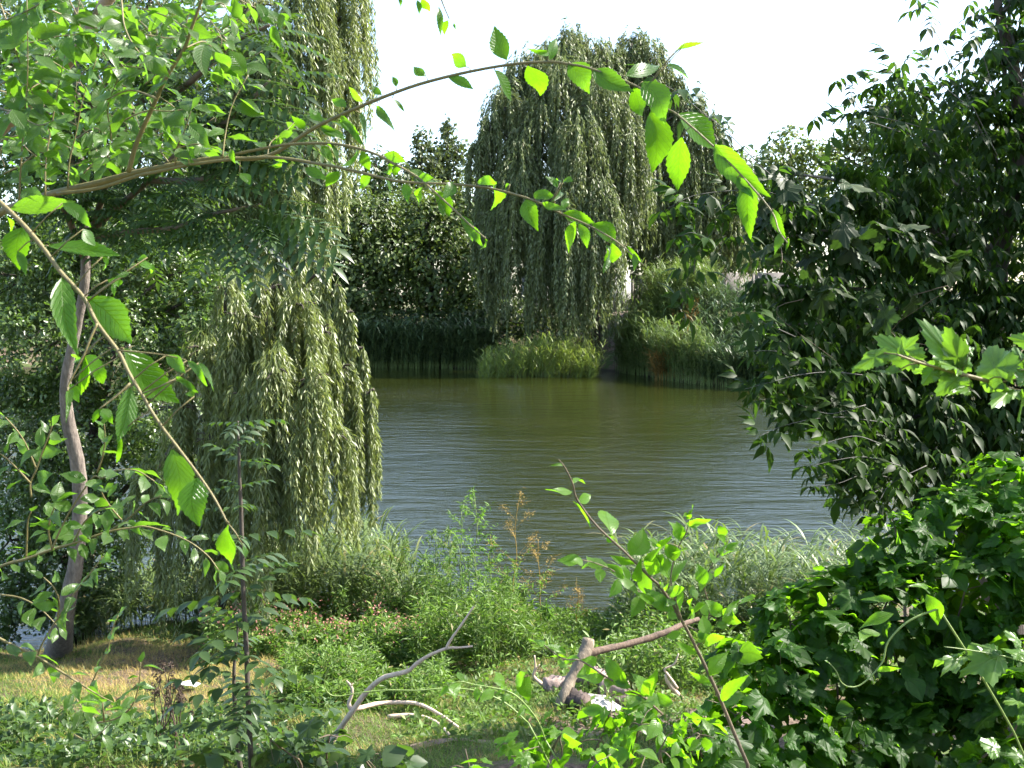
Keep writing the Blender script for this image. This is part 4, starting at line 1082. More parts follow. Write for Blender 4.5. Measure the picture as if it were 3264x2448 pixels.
for n, bx, by, tx, ty, wp in [(8, 1452, 68, 1303, 45, 54), (5, 1452, 1402, 1545, 1353, 44), (5, 1405, 1300, 1345, 1290, 18), (8, 1485, 118, 1575, 88, 64), (8, 1457, 122, 1590, 258, 56), (8, 1680, 316, 1686, 138, 132), (8, 1785, 432, 1862, 275, 130), (8, 1655, 315, 1703, 372, 44), (8, 1812, 482, 1665, 430, 46), (8, 1822, 585, 1820, 503, 62), (8, 1895, 545, 1978, 425, 118),
    (8, 1600, 500, 1508, 462, 34), (8, 1660, 505, 1590, 455, 34), (8, 1750, 570, 1640, 482, 58), (8, 1832, 645, 1705, 520, 66), (8, 1925, 712, 1832, 655, 48), (8, 2040, 755, 1860, 620, 92), (8, 2010, 690, 1940, 700, 60), (8, 2055, 800, 2000, 740, 50), (8, 2124, 228, 2120, 178, 36), (8, 2122, 262, 2208, 232, 46), (8, 2085, 345, 2048, 248, 80), (8, 1955, 392, 1905, 340, 50), (8, 1950, 385, 1990, 345, 40),
    (8, 2042, 465, 2010, 372, 72), (8, 1870, 460, 1935, 425, 40), (8, 2000, 655, 2105, 630, 60), (8, 1960, 620, 2000, 585, 50), (9, 370, 605, 328, 488, 78), (9, 428, 482, 424, 390, 70), (9, 488, 362, 470, 320, 44), (9, 490, 402, 572, 360, 42), (9, 325, 685, 310, 600, 52), (9, 170, 672, 262, 622, 62), (9, 470, 780, 392, 705, 80), (9, 470, 790, 605, 680, 60), (9, 395, 890, 360, 778, 84), (9, 370, 955, 478, 898, 62),
    (9, 400, 1128, 512, 1010, 92), (9, 325, 1000, 222, 953, 42), (9, 415, 1185, 288, 1110, 44), (9, 475, 1275, 572, 1160, 72), (9, 310, 742, 258, 680, 42), (9, 160, 560, 110, 420, 90), (9, 200, 460, 150, 370, 70), (9, 230, 345, 195, 245, 75), (9, 275, 230, 290, 180, 36), (9, 280, 262, 365, 225, 44), (9, 100, 390, 75, 340, 46), (9, 235, 880, 150, 900, 60), (9, 440, 840, 520, 820, 50), (9, 430, 560, 500, 470, 40), (9, 290, 800, 330, 700, 50),
    (8, 1760, 1192, 1638, 1040, 104), (8, 1892, 1248, 1810, 1113, 96), (8, 1495, 1035, 1388, 1030, 56), (8, 1640, 1132, 1488, 1132, 60), (8, 1500, 1035, 1640, 1080, 60), (8, 1420, 1000, 1285, 950, 44), (8, 2000, 1300, 1950, 1230, 80), (8, 1700, 1160, 1790, 1200, 60), (9, 30, 1250, 70, 1130, 80), (9, 190, 1290, 100, 1230, 70)]:
    put_leaf(lb, sb, n, bx, by, tx, ty, wp, 2.32, None, tilt=.3)
sb.build('stem', M['twig_dark'], yt, True); lb.build('leaves', M['elm_young'], yt)

# --- bright lobed leaf spray at the right edge
LOB = [bent(t_lobed(1, .95, .06, .3, 1), 81, .7), bent(t_lobed(3, .95, .05, .25, 2), 82, .7), bent(t_lobed(1, .85, .07, .5, 3), 83, .7), bent(t_lobed(3, .8, .06, .3, 7), 84, .7)]
LOB3 = [bent(t_lobed(3, 1.0, .06, .2, 4), 91, .8), bent(t_lobed(3, 1.05, .06, .35, 5), 92, .8), bent(t_lobed(1, .9, .06, .3, 6), 93, .8), bent(t_lobed(3, .85, .06, .2, 8), 94, 1.0)]
sbp = np.array([2.05, 1.75, float(gh(2.05, 1.75))])
sy = thing('mulberry_branch', 'bright sunlit spray of large toothed leaves at the right edge before the dark maple', 'branch', P(*c_(6, 2500, 1050), 1.75))
sb = Bag(); lb = Bag()
ss = stem_pts(6, [(2500, 1050), (2212, 905), (2080, 845), (2000, 812), (1850, 772), (1700, 732), (1590, 700), (1480, 660)], 1.75, 1.6)
tube(sb, ss, [.004, .003, .0015], 8)
for n, bx, by, tx, ty, wp in [(6, 1405, 650, 1195, 770, 120), (6, 1590, 690, 1340, 520, 190), (6, 1500, 660, 1590, 540, 120), (6, 1850, 750, 1655, 430, 220), (6, 1840, 740, 1760, 480, 170), (6, 1700, 735, 1520, 770, 120), (6, 1690, 750, 1620, 850, 110), (6, 2080, 790, 1960, 540, 260), (6, 1900, 650, 1890, 540, 80), (6, 2230, 740, 2120, 570, 120), (6, 1850, 790, 1690, 910, 160), (6, 2130, 880, 1920, 870, 170), (6, 2150, 860, 2010, 960, 140), (6, 2210, 890, 2150, 1050, 190), (6, 1480, 755, 1320, 795, 60), (6, 1830, 740, 1720, 690, 90), (6, 2240, 800, 2130, 760, 120), (6, 1900, 860, 1820, 850, 60), (6, 2300, 900, 2260, 700, 200), (6, 2320, 600, 2130, 560, 130)]:
    put_leaf(lb, sb, n, bx, by, tx, ty, wp, 1.66, ss, tms=LOB, tilt=.42)
sb.build('stem', M['twig'], sy, True); lb.build('leaves', M['spray'], sy)

# ------------------------------------------------------------------ dark maple (box elder) on the right
mb = gb(4.0, 8.2)
mt = thing('maple_tree', 'large dark box elder maple in shade leaning over the pond on the right', 'tree', mb)
b = Bag()
T1 = smooth_path([mb - [0, 0, .1]] + pt((985, 520, 8.2), (990, 400, 8.1), (998, 260, 8), (1020, 160, 8), (1016, 80, 7.9), (1006, 40, 7.9), (998, 5, 7.9), (990, -80, 7.9)), 4)
tube(b, T1, [.15, .11, .08, .06, .04, .03, .02], 10, rough=.04)
b.build('trunk', M['dark_bark'], mt, True)
b = Bag(); lb = Bag()
lf3 = t_leaf(4, .40, .38, .25, .34, tip=1.3)
BOX = t_combine([(lf3, (0, .42, -.06), 0, -.35, .58, 0), (lf3, (0, .34, -.04), 1.0, -.5, .46, 0), (lf3, (0, .34, -.04), -1.0, -.5, .46, 0), (lf3, (0, .12, -.01), 1.25, -.6, .38, 0), (lf3, (0, .12, -.01), -1.25, -.6, .38, 0),
                 ((np.array([(-.008, 0, 0), (.008, 0, 0), (.006, .42, -.06), (-.006, .42, -.06)]), [np.array([(0, 1, 2, 3)])], np.zeros((4, 2))), (0, 0, 0), 0, 0, 1, 0)])
def box_shoot(n, q, D0, D1, gap=.125, L=.23, r=.0035, start=.03):
    p = stem_pts(n, q, D0, D1)
    tube(b, p, [r, r * .35], 6)
    seg = np.concatenate([[0], np.cumsum(np.linalg.norm(np.diff(p, axis=0), axis=1))])
    n_ = max(2, int(seg[-1] * (1 - start) / gap))
    for k in range(n_ + 1):
        s_ = seg[-1] * (start + (1 - start) * k / n_)
        q_ = np.array([np.interp(s_, seg, p[:, i]) for i in range(3)])
        tg = unit(np.array([np.interp(min(s_ + .02, seg[-1]), seg, p[:, i]) for i in range(3)]) - q_ + 1e-6)
        a0 = k * PI / 2 + rng.uniform(-.3, .3)
        for s in (0, PI):
            v = unit(np.cross(tg, (0, .3, 1))); w_ = np.cross(tg, v)
            d = v * math.cos(a0 + s) + w_ * math.sin(a0 + s)
            scatter(lb, BOX, [q_], [d * .9 + tg * .35 + np.array([0, 0, -.10])], (0, -.15, 1), L * rng.uniform(.75, 1.15))
    return p
# shoots that draw the outline
for n, q, D0, D1 in [(3, [(2060, 900), (1950, 680), (1860, 500), (1780, 340), (1700, 180), (1600, 30), (1560, -60)], 7.4, 7.2), (3, [(1720, 760), (1500, 700), (1330, 660), (1260, 620), (1210, 530), (1170, 440)], 7.2, 7.0), (3, [(1700, 560), (1500, 500), (1400, 460), (1300, 520)], 7.3, 7.2), (3, [(1500, 760), (1300, 700), (1150, 720), (1030, 660)], 7.0, 6.9),
    (3, [(900, 1250), (800, 1060), (700, 960), (600, 860), (480, 740), (350, 640), (230, 540), (110, 475)], 6.6, 6.3), (3, [(900, 1150), (700, 1100), (500, 1100), (300, 1130), (160, 1200)], 6.6, 6.3), (3, [(400, 1380), (300, 1340), (230, 1360)], 6.3, 6.3), (3, [(310, 1580), (330, 1450), (420, 1330), (440, 1250)], 6.5, 6.4), (3, [(600, 1080), (470, 1200), (360, 1180), (220, 1160)], 6.5, 6.3),
    (3, [(1900, 620), (1700, 460), (1560, 350), (1450, 340)], 7.2, 7.0), (3, [(2050, 560), (2000, 400), (1950, 250), (1860, 130)], 7.4, 7.3), (3, [(2212, 480), (2120, 350), (2050, 240), (1980, 180)], 7.6, 7.4), (3, [(1800, 640), (1640, 560), (1520, 480), (1400, 470)], 7.2, 7.0),
    (6, [(1300, 780), (1100, 760), (900, 780), (750, 820), (600, 860)], 6.6, 6.2), (6, [(1300, 950), (1100, 1000), (950, 960), (860, 920)], 6.6, 6.4), (6, [(1400, 1050), (1150, 1020), (950, 1040), (800, 1080), (690, 1130)], 6.6, 6.2), (6, [(1400, 1180), (1250, 1130), (1100, 1160), (980, 1200)], 6.4, 6.2), (6, [(1500, 1300), (1300, 1250), (1120, 1270), (1000, 1300)], 6.4, 6.2),
    (6, [(1500, 1380), (1300, 1350), (1150, 1400), (1020, 1420)], 6.4, 6.2), (6, [(1500, 1450), (1380, 1440), (1300, 1500), (1290, 1580)], 6.4, 6.2), (6, [(1650, 1300), (1450, 1400), (1380, 1500)], 6.4, 6.2), (6, [(900, 560), (720, 480), (560, 430)], 6.6, 6.3), (6, [(900, 680), (780, 640), (640, 640)], 6.6, 6.3), (6, [(900, 800), (800, 900), (700, 920)], 6.6, 6.3),
    (3, [(700, 1500), (600, 1380), (540, 1360)], 6.6, 6.4), (6, [(260, 0), (300, 60), (280, 200), (240, 400)], 6.9, 6.8)]:
    box_shoot(n, q, D0, D1)
# the body of the crown
mblobs = blobs_px([(905, 130, 7.6, 30), (940, 170, 7.5, 40), (890, 190, 7.4, 36), (850, 190, 7.2, 30), (975, 120, 7.8, 40), (1000, 60, 7.9, 40), (1010, 10, 8, 36), (1005, 200, 7.8, 50), (930, 240, 7.4, 46), (870, 250, 7.2, 40), (820, 230, 7.1, 30), (790, 200, 7.0, 24), (780, 172, 6.9, 12),
    (990, 280, 7.5, 50), (772, 235, 7.0, 22), (805, 280, 7.0, 34), (860, 310, 7.1, 40), (930, 320, 7.3, 46), (1000, 350, 7.4, 50), (785, 325, 6.9, 26), (764, 285, 6.8, 14), (800, 360, 6.8, 36), (860, 380, 7, 40), (930, 400, 7.1, 46), (1000, 430, 7.2, 50), (820, 410, 6.8, 32), (870, 440, 6.8, 40), (930, 470, 6.9, 46), (1000, 500, 7, 46), (850, 470, 6.7, 30), (775, 370, 6.6, 18), (1024, 120, 8, 40), (1030, 40, 8, 30), (1090, 60, 8, 60), (1100, 180, 7.8, 70), (1100, 320, 7.4, 70), (1090, 440, 7.2, 60), (1200, 250, 7.6, 90), (1200, 420, 7.2, 80), (1190, 100, 8, 80), (1180, -60, 7.8, 90), (1060, -60, 7.8, 60), (900, 420, 7.8, 50), (960, 440, 8, 50), (860, 340, 8, 50), (930, 330, 8.2, 60)])  # crown carried on out of view to the right, added to cast shade here
for c, r in mblobs:
    k = int(np.argmin(np.linalg.norm(T1 - c - [0, 0, -.4], axis=1)))
    tube(b, limb_path(T1[k], c, .05, 5, .05), [.022, .008], 6)
pos, nor = crown_points(mblobs, 1650, .35, clump=3, csp=.35)
_sx, _sy = pxy(pos[:, 0], pos[:, 1], pos[:, 2])
_k = rng.random(len(pos)) < np.interp(_sy, [0, 130, 240], [.42, .75, 1.0])
pos, nor = pos[_k], nor[_k]
n = len(pos)
a = rng.uniform(0, 2 * PI, n)
fw = np.stack([np.cos(a), np.sin(a), rng.uniform(-.6, .1, n)], 1)
scatter(lb, BOX, pos, fw, (0, -.15, 1), .20 * rng.uniform(.7, 1.2, n))
b.build('branches', M['grey_bark'], mt, True)
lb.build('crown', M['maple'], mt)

# grape like vine climbing over the maple
vb = gb(2.6, 7.0)
vn = thing('climbing_vine', 'climbing vine with broad grey green leaves draped over the middle of the dark maple', 'vine', vb)
b = Bag(); lb = Bag()
tube(b, smooth_path([vb] + pt((900, 480, 7.6), (880, 380, 7.5), (840, 290, 7.3), (810, 220, 7.1), (790, 190, 6.9)), 4), [.012, .004], 6)
vbl = blobs_px([(775, 180, 6.6, 26), (810, 180, 6.6, 26), (760, 205, 6.5, 20), (800, 215, 6.5, 30), (840, 215, 6.5, 26), (790, 250, 6.5, 26), (830, 260, 6.5, 30), (870, 250, 6.5, 26), (900, 240, 6.5, 20), (820, 300, 6.4, 24), (920, 270, 6.6, 26), (960, 260, 6.7, 26), (890, 300, 6.5, 26)])
pos, nor = crown_points(vbl, 260, .8, clump=2, csp=.3)
k = nor[:, 1] < .3
pos, nor = pos[k], nor[k]
leafy(lb, LOB3[0], pos, nor, .155, up=.9, rand=.5, droop=.7)
for _ in range(4):
    c, r = vbl[rng.integers(len(vbl))]
    p0 = c + rdir(1)[0] * r
    q = smooth_path([p0, p0 + rng.normal(0, .12, 3) + [0, -.1, 0], p0 + rng.normal(0, .15, 3) + [0, -.15, -.15], p0 + rng.normal(0, .15, 3) + [0, -.1, -.3]], 4)
    tube(b, q, [.003, .001], 4)
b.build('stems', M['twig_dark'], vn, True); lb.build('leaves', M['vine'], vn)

# ------------------------------------------------------------------ hop thicket, lower right
def hopbush(name, label, items, dens, L, leafm, base, tms=LOB3, stems=10, inner=True):
    t = thing(name, label, 'bush', base)
    bl = blobs_px(items)
    lb = Bag(); sb = Bag()
    for tm in tms:
        pos, nor = crown_points(bl, dens / len(tms), .86, clump=2, csp=.16)
        leafy(lb, tm, pos, nor, L, up=.75, rand=.55, droop=.45, Lvar=.45)
    if inner:
        pos, nor = crown_points(bl, dens * .35, .3, clump=2, csp=.3)
        leafy(lb, bent(t_leaf(5, .8, .4, .2, .2), 5), pos, nor, L * 1.1, up=.6, rand=.9)
    for c, r in bl:
        g = np.array([c[0] + rng.normal(0, .2), c[1] + .3, 0]); g[2] = float(gh(g[0], g[1]))
        tube(sb, limb_path(g, c, .05, 5, .1), [.008, .004], 5)
        for _ in range(3):
            e = c + rdir(1)[0] * r
            tube(sb, limb_path(c, e, .1, 4, .1), [.003, .0015], 4)
    sb.build('stems', M['twig_dark'], t, True); lb.build('leaves', leafm, t)
    return t
hopbush('hop_thicket', 'large mound of climbing hop with sunlit top filling the lower right corner', [(1400, 430, 4.7, 100), (1480, 360, 4.6, 90), (1340, 530, 4.7, 90), (1240, 600, 4.6, 80), (1090, 500, 5.3, 50), (1120, 580, 5.0, 60), (1150, 680, 4.7, 70), (1010, 500, 5.3, 50), (955, 530, 5.2, 46), (900, 550, 5.1, 40), (1030, 560, 4.9, 46), (965, 590, 4.9, 44), (890, 600, 4.9, 42), (835, 600, 5.0, 36), (790, 622, 4.9, 32), (830, 650, 4.8, 40), (900, 670, 4.9, 50), (970, 670, 4.9, 50), (1030, 650, 4.7, 40), (780, 675, 4.7, 36), (740, 665, 4.6, 24), (735, 715, 4.4, 34), (790, 740, 4.6, 50), (860, 750, 4.7, 56), (940, 750, 4.7, 60), (1020, 740, 4.6, 60), (700, 752, 4.2, 34), (760, 790, 4.4, 50), (1030, 690, 4.2, 26), (1000, 770, 4.1, 30)],  # unseen blobs beyond the right edge are added to shade the mound's face
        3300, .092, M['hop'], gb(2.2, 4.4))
# bright low shoots in the bottom centre
hopbush('hop_bush', 'low bright leafy shoots along the bottom edge, in front of the logs', [(600, 740, 3.5, 24), (560, 735, 3.5, 22), (640, 725, 3.5, 22), (520, 755, 3.4, 22), (590, 770, 3.3, 30), (660, 750, 3.4, 28), (700, 735, 3.6, 22), (470, 770, 3.3, 22), (540, 780, 3.2, 30), (640, 780, 3.2, 30), (610, 715, 3.6, 14), (650, 705, 3.6, 10)],
        1900, .062, M['elm_young'], gb(.3, 3.4), tms=[ELM_S[0], LOB3[0], ELM_S[1]])
def sprig(name, label, n, q, D, leafm, Lm, gap, base=None, r=.0028, tms=ELM_S, stemm='green_stem', tilt=.45, start=.05, cat='vine', extra=()):
    p = stem_pts(n, q, D, D - .05)
    t = thing(name, label, cat, base if base is not None else p[0])
    sb = Bag(); lb = Bag()
    if base is not None: tube(sb, limb_path(base, p[0], .05, 5, .04), [r * 1.2, r], 6)
    tube(sb, p, [r, r * .4], 6)
    leafy_twig(lb, sb, p, Lm, gap, tms=tms, tilt=tilt, start=start)
    for e in extra: put_leaf(lb, sb, *e, D, None, tms=tms)
    sb.build('stem', M[stemm], t, True); lb.build('leaves', leafm, t)
    return t
sprig('hop_shoot', 'leafy shoot reaching left above the grass, its tip below the dead forked pole', 8, [(1300, 1500), (1250, 1380), (1150, 1260), (1060, 1210), (900, 1180), (800, 1160), (740, 1190)], 3.4, M['elm_young'], .062, .028, base=gb(.35, 3.5), start=.1,
      extra=[(8, 1000, 1160, 1090, 1140, 110), (8, 1130, 1130, 1200, 1100, 90), (8, 1180, 1140, 1160, 1230, 110)])
sprig('curly_vine', 'thin pale vine coiled in a loop above the grass, left of the white dead branch', 8, [(1200, 1400), (1060, 1280), (900, 1215), (740, 1200), (560, 1212), (400, 1210), (250, 1222), (90, 1245), (30, 1200), (35, 1120), (80, 1050), (150, 1028), (230, 1055)], 3.5, M['elm_young'], .026, .12, base=gb(.38, 3.5), r=.0030, start=.3)
sprig('hop_tendril', 'single pale vine stem curving out of the thicket with a few toothed leaves', 9, [(1720, 740), (1590, 790), (1500, 850), (1425, 940), (1400, 1040), (1340, 1120), (1270, 1180), (1210, 1192), (1160, 1165), (1130, 1100), (1085, 1050)], 3.1, M['elm_young'], .018, .07, base=gb(1.95, 3.6), r=.0032, start=.3, stemm='green_stem',
      extra=[(9, 1460, 690, 1260, 665, 50), (9, 1460, 770, 1265, 830, 70), (9, 1385, 885, 1262, 930, 84), (9, 1640, 700, 1560, 700, 60), (9, 1360, 1095, 1470, 1085, 32), (9, 1650, 660, 1725, 855, 90), (9, 1660, 620, 1570, 590, 40)])
for e in ():
    pass
# a few very bright large hop leaves that catch the sun
hl = thing('hop_leaf_spray', 'big pale sunlit hop leaf with smaller ones by the right edge, low down', 'branch', P(*c_(9, 2300, 1080), 3.2))
sb = Bag(); lb = Bag()
tube(sb, stem_pts(9, [(2300, 1080), (2120, 1020), (1900, 980), (1750, 960)], 3.2, 3.1), [.003, .001], 6)
for n, bx, by, tx, ty, wp in [(9, 2060, 1010, 1830, 1110, 260), (9, 1830, 1000, 1660, 1030, 70), (9, 1850, 1020, 1740, 1120, 110), (9, 2060, 990, 1880, 930, 90), (9, 2212, 1010, 2080, 930, 110), (9, 2190, 940, 2090, 860, 90), (9, 2060, 1560, 1945, 1490, 150), (9, 2200, 1600, 2110, 1580, 110), (9, 2212, 1370, 2130, 1390, 70), (9, 2200, 1280, 2090, 1270, 50)]:
    put_leaf(lb, sb, n, bx, by, tx, ty, wp, 3.15, None, tms=LOB, tilt=.3, up=(.25, -.6, .75))
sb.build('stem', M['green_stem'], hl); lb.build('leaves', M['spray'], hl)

# ------------------------------------------------------------------ dark saplings at the lower left centre
AILS = t_pinnate(4, t_leaf(5, .50, .38, .22, .22), .34, .14, .006)
def dark_sapling(label, pts7, D, levels, L, seed, base):
    t = thing('ash_sapling', label, 'sapling', base)
    sb = Bag(); lb = Bag()
    p = np.vstack([[base], stem_pts(7, pts7, D, D)])
    tube(sb, p, [.014, .012, .009, .005], 8, rough=.03)
    for (y7, x7, dirs) in levels:
        q = P(*c_(7, x7, y7), D)
        for (dx, dy, dz, s) in dirs:
            scatter(lb, AILS, [q], [(dx + rng.normal(0, .15), dy + rng.normal(0, .15), dz + rng.normal(0, .12))], (rng.normal(0, .15), .22, 1), L * s * rng.uniform(.75, 1.15), var=rng.random())
    sb.build('stem', M['dark_bark'], t, True); lb.build('leaves', M['ailanthus'], t)
lv = []
for k, y in enumerate([-330, -230, -110, 30, 160, 320, 500, 640, 800, 1000, 1160, 1300, 1400]):
    s = 1.0 if y > 600 else (.8 if y > 200 else .5)
    a = k * 1.3
    lv.append((y, 1390 + 35 * max(0, y) / 1300, [(math.cos(a), math.sin(a) * .8, .12, s), (-math.cos(a), -math.sin(a) * .8, .10, s), (math.sin(a), -math.cos(a) * .7, .10, s * .8)]))
dark_sapling('tall straight dark stemmed sapling with tiers of leaves in front of the low willow', [(1450, 1700), (1430, 1300), (1420, 1000), (1400, 600), (1390, 200), (1380, 0), (1375, -200), (1370, -340)], 5.2, lv, .36, 1, gb(-1.38, 5.25))
lv = [(y, 1350, [(math.cos(y), math.sin(y), .1, .8), (-math.cos(y), -math.sin(y), .1, .9)]) for y in (760, 950, 1100, 1290, 1400)]
dark_sapling('shorter thin dark stem just left of the tall sapling', [(1390, 1700), (1365, 1500), (1350, 1250), (1350, 1050), (1380, 750)], 5.4, lv, .34, 2, gb(-1.5, 5.5))
hopbush('bush', 'low dark shaded bush at the bottom edge, right of the dark saplings', [(330, 735, 5.2, 26), (365, 760, 5.0, 30), (300, 770, 5.0, 30), (400, 775, 5.0, 26), (270, 740, 5.3, 22), (340, 780, 4.8, 30), (215, 765, 5.0, 24)], 620, .11, M['ailanthus'], gb(-.8, 5.0), tms=[LOB3[0], ELM_S[3]])

# ------------------------------------------------------------------ dead wood, logs, fire place
def dead(name, label, cat, paths, mat, base, sides=9, alt=None):
    t = thing(name, label, cat, base)
    for k, (nm, p, r) in enumerate(paths):
        b = Bag(); tube(b, smooth_path(p, 4), r, sides, rough=.07)
        b.build(nm, alt if (alt and nm == 'arm') else mat, t, True)
    return t
def q8(x, y, D): return P(*c_(8, x, y), D)
gp = G(*c_(8, 1370, 1330))
D_ = gp[1]
dead('forked_pole', 'thick dead pole leaning up from the fireplace with a long side arm', 'dead wood', [
    ('pole', [gp - [.05, 0, .15], q8(1400, 1260, D_), q8(1450, 1140, D_ + .1), q8(1500, 1040, D_ + .15), q8(1530, 990, D_ + .2), q8(1548, 915, D_ + .25)], [.046, .048, .044, .044, .056, .048]),
    ('arm', [q8(1520, 1015, D_ + .2), q8(1600, 985, D_ + .25), q8(1750, 950, D_ + .4), q8(1880, 915, D_ + .5), q8(2010, 870, D_ + .6), q8(2095, 830, D_ + .7), q8(2180, 800, D_ + .8)], [.040, .030, .028, .028, .024, .018])], M['deadwood2'], gp, alt=M['armwood'])
gq = G(*c_(7, 1790, 1620))
Dq = gq[1]
dead('dead_branch', 'bleached bare branch slanting up from the bottom edge, forked at its tip', 'dead wood', [
    ('limb', [gq - [.03, 0, .05], P(*c_(7, 1880, 1540), Dq), P(*c_(7, 1960, 1430), Dq), q8(180, 1340, Dq - .1), q8(260, 1230, Dq - .1), q8(345, 1150, Dq - .15), q8(430, 1120, Dq - .2), q8(505, 1100, Dq - .2), q8(560, 1055, Dq - .2), q8(630, 1010, Dq - .2), q8(730, 970, Dq - .2), q8(800, 966, Dq - .2), q8(880, 958, Dq - .2)], [.026, .023, .021, .019, .018, .017, .016, .014, .012, .010, .008, .006]),
    ('twig', [q8(725, 972, Dq - .2), q8(760, 910, Dq - .2), q8(810, 840, Dq - .2), q8(885, 728, Dq - .2)], [.011, .006]),
    ('twig', [q8(190, 1330, Dq - .1), q8(165, 1290, Dq - .1), q8(185, 1230, Dq - .1), q8(180, 1190, Dq - .1), q8(152, 1155, Dq - .1)], [.016, .006]),
    ('twig', [q8(505, 1100, Dq - .2), q8(500, 1072, Dq - .2)], [.006, .003]), ('twig', [q8(180, 1190, Dq - .1), q8(190, 1170, Dq - .1)], [.006, .003])], M['deadwood'], gq)
def ground_stick(label, pts, r, lift=.05, mat='deadwood'):
    ps = [G(*c_(8, x, y)) + [0, 0, lift * (.4 + .6 * math.sin(PI * k / (len(pts) - 1)))] for k, (x, y) in enumerate(pts)]
    t = dead('fallen_stick', label, 'dead wood', [('stick', ps, [r, r * .5])], M[mat], ps[0], 7)
ground_stick('long bare stick lying on the grass, upper of the two right of the dark bush', [(200, 1362), (360, 1362), (550, 1378), (680, 1420), (795, 1462)], .02, .12)
ground_stick('bent bare stick lying nearest the camera, lower of the two right of the dark bush', [(390, 1388), (520, 1408), (620, 1440), (690, 1465), (745, 1502)], .02, .08)
gs = G(*c_(8, 1330, 1225))
dead('dead_branch', 'small forked dry twig sticking up left of the logs', 'dead wood', [('limb', [gs, q8(1270, 1170, gs[1]), q8(1230, 1130, gs[1]), q8(1240, 1080, gs[1]), q8(1235, 1010, gs[1])], [.02, .014, .006]), ('twig', [q8(1232, 1120, gs[1]), q8(1245, 1090, gs[1]), q8(1265, 1062, gs[1])], [.01, .005])], M['deadwood'], gs)
gs = G(*c_(8, 2100, 1280))
dead('dead_branch', 'curved dry twig standing in the grass right of the logs', 'dead wood', [('limb', [gs, q8(2040, 1210, gs[1]), q8(2000, 1160, gs[1]), q8(1990, 1120, gs[1])], [.022, .018, .01]), ('twig', [q8(2060, 1200, gs[1]), q8(2010, 1130, gs[1]), q8(1985, 1090, gs[1]), q8(2040, 1060, gs[1]), q8(2065, 1000, gs[1])], [.012, .006])], M['deadwood'], gs)
def log(label, x0, y0, x1, y1, r, mat, z=0.0, square=False, depthshift=0.0):
    a = G(*c_(8, x0, y0)); e = G(*c_(8, x1, y1))
    a = a + [0, depthshift, r * .8 + z]; e = e + [0, depthshift, r * .8 + z]
    t = thing('log', label, 'log', (a + e) / 2)
    b = Bag()
    p = [a, a * .66 + e * .34 + [0, 0, .01], a * .34 + e * .66 + [0, 0, .005], e]
    tube(b, smooth_path(p, 3), [r, r * 1.05, r * .95, r * 1.0], 5 if square else 12, rough=.09)
    b.build('bark', mat, t)
    d = unit(e - a)
    for s, c in ((-1, a), (1, e)):
        b = Bag()
        tube(b, [c + d * s * .004, c + d * s * .012], r * .86, 10)
        b.build('cut_end', M['char'] if mat is M['char'] else M['cutwood'], t)
log('pale split block of firewood on top of the fireplace', 1500, 1215, 1620, 1235, .085, M['cutwood'], .06, True)
log('grey log end left of the pale split block, beside the forked pole', 1300, 1235, 1440, 1215, .075, M['cutwood'])
log('dark charred log at the front of the fireplace', 1425, 1310, 1530, 1340, .08, M['char'])
log('long greyish log at the right of the fireplace', 1620, 1255, 1770, 1270, .08, M['cutwood'])
log('thin burnt piece of wood lying right of the ash', 1690, 1300, 1860, 1310, .04, M['char'])
# ash bed
ac = G(*c_(8, 1620, 1290))
b = Bag()
n = 40
th = np.linspace(0, 2 * PI, n, endpoint=False)
V = [(ac[0], ac[1], ac[2] + .05)]
for rr in (.5, 1.0):
    for a in th:
        x = ac[0] + math.cos(a) * .22 * rr * (1 + .15 * math.sin(3 * a)); y = ac[1] + math.sin(a) * .18 * rr * (1 + .12 * math.cos(5 * a))
        V.append((x, y, float(gh(x, y)) + (.045 if rr < .8 else .004)))
F = [np.array([(0, 1 + k, 1 + (k + 1) % n) for k in range(n)]), np.array([(1 + k, 1 + n + k, 1 + n + (k + 1) % n, 1 + (k + 1) % n) for k in range(n)])]
b.add(V, F)
tag(b.build('ash_heap', M['ash'], loc=ac), 'pale heap of wood ash between the logs', 'ash')
# bare earth patches
def patch(px, py, rx, ry, seed):
    c = G(px, py)
    b = Bag(); n = 36
    V = [(c[0], c[1], float(gh(c[0], c[1])) + .012)]
    rg = np.random.default_rng(seed)
    ph = rg.uniform(0, 6, 4)
    for rr in (.33, .66, 1.0):
        for a in np.linspace(0, 2 * PI, n, endpoint=False):
            k = 1 + .2 * math.sin(3 * a + ph[0]) + .12 * math.sin(7 * a + ph[1])
            x = c[0] + math.cos(a) * rx * rr * k; y = c[1] + math.sin(a) * ry * rr * k
            V.append((x, y, float(gh(x, y)) + .006))
    F = [np.array([(0, 1 + k, 1 + (k + 1) % n) for k in range(n)])]
    for q in range(2):
        o = 1 + q * n
        F.append(np.array([(o + k, o + n + k, o + n + (k + 1) % n, o + (k + 1) % n) for k in range(n)]))
    b.add(V, F)
    tag(b.build('bare_earth', M['path'], smooth=True), kind='structure')
    return c
bare = [(patch(650, 727, .8, .35, 1), .8, .35), (patch(440, 742, .5, .12, 2), .5, .12), (patch(280, 750, .25, .14, 3), .25, .14)]
# scrap of paper
pc = G(190, 692)
b = Bag()
xs = np.linspace(-.07, .07, 5)
V = [(pc[0] + x + rng.normal(0, .008), pc[1] + y, float(gh(pc[0] + x, pc[1] + y)) + .05 + abs(rng.normal(0, .02))) for y in (-.06, 0, .06) for x in xs]
F = np.array([(r * 5 + k, r * 5 + k + 1, r * 5 + k + 6, r * 5 + k + 5) for r in range(2) for k in range(4)])
b.add(V, F)
o = b.build('paper_scrap', M['paper'], loc=pc)
md = o.modifiers.new('thick', 'SOLIDIFY'); md.thickness = .002
tag(o, 'crumpled white scrap of paper on the dry grass', 'litter')

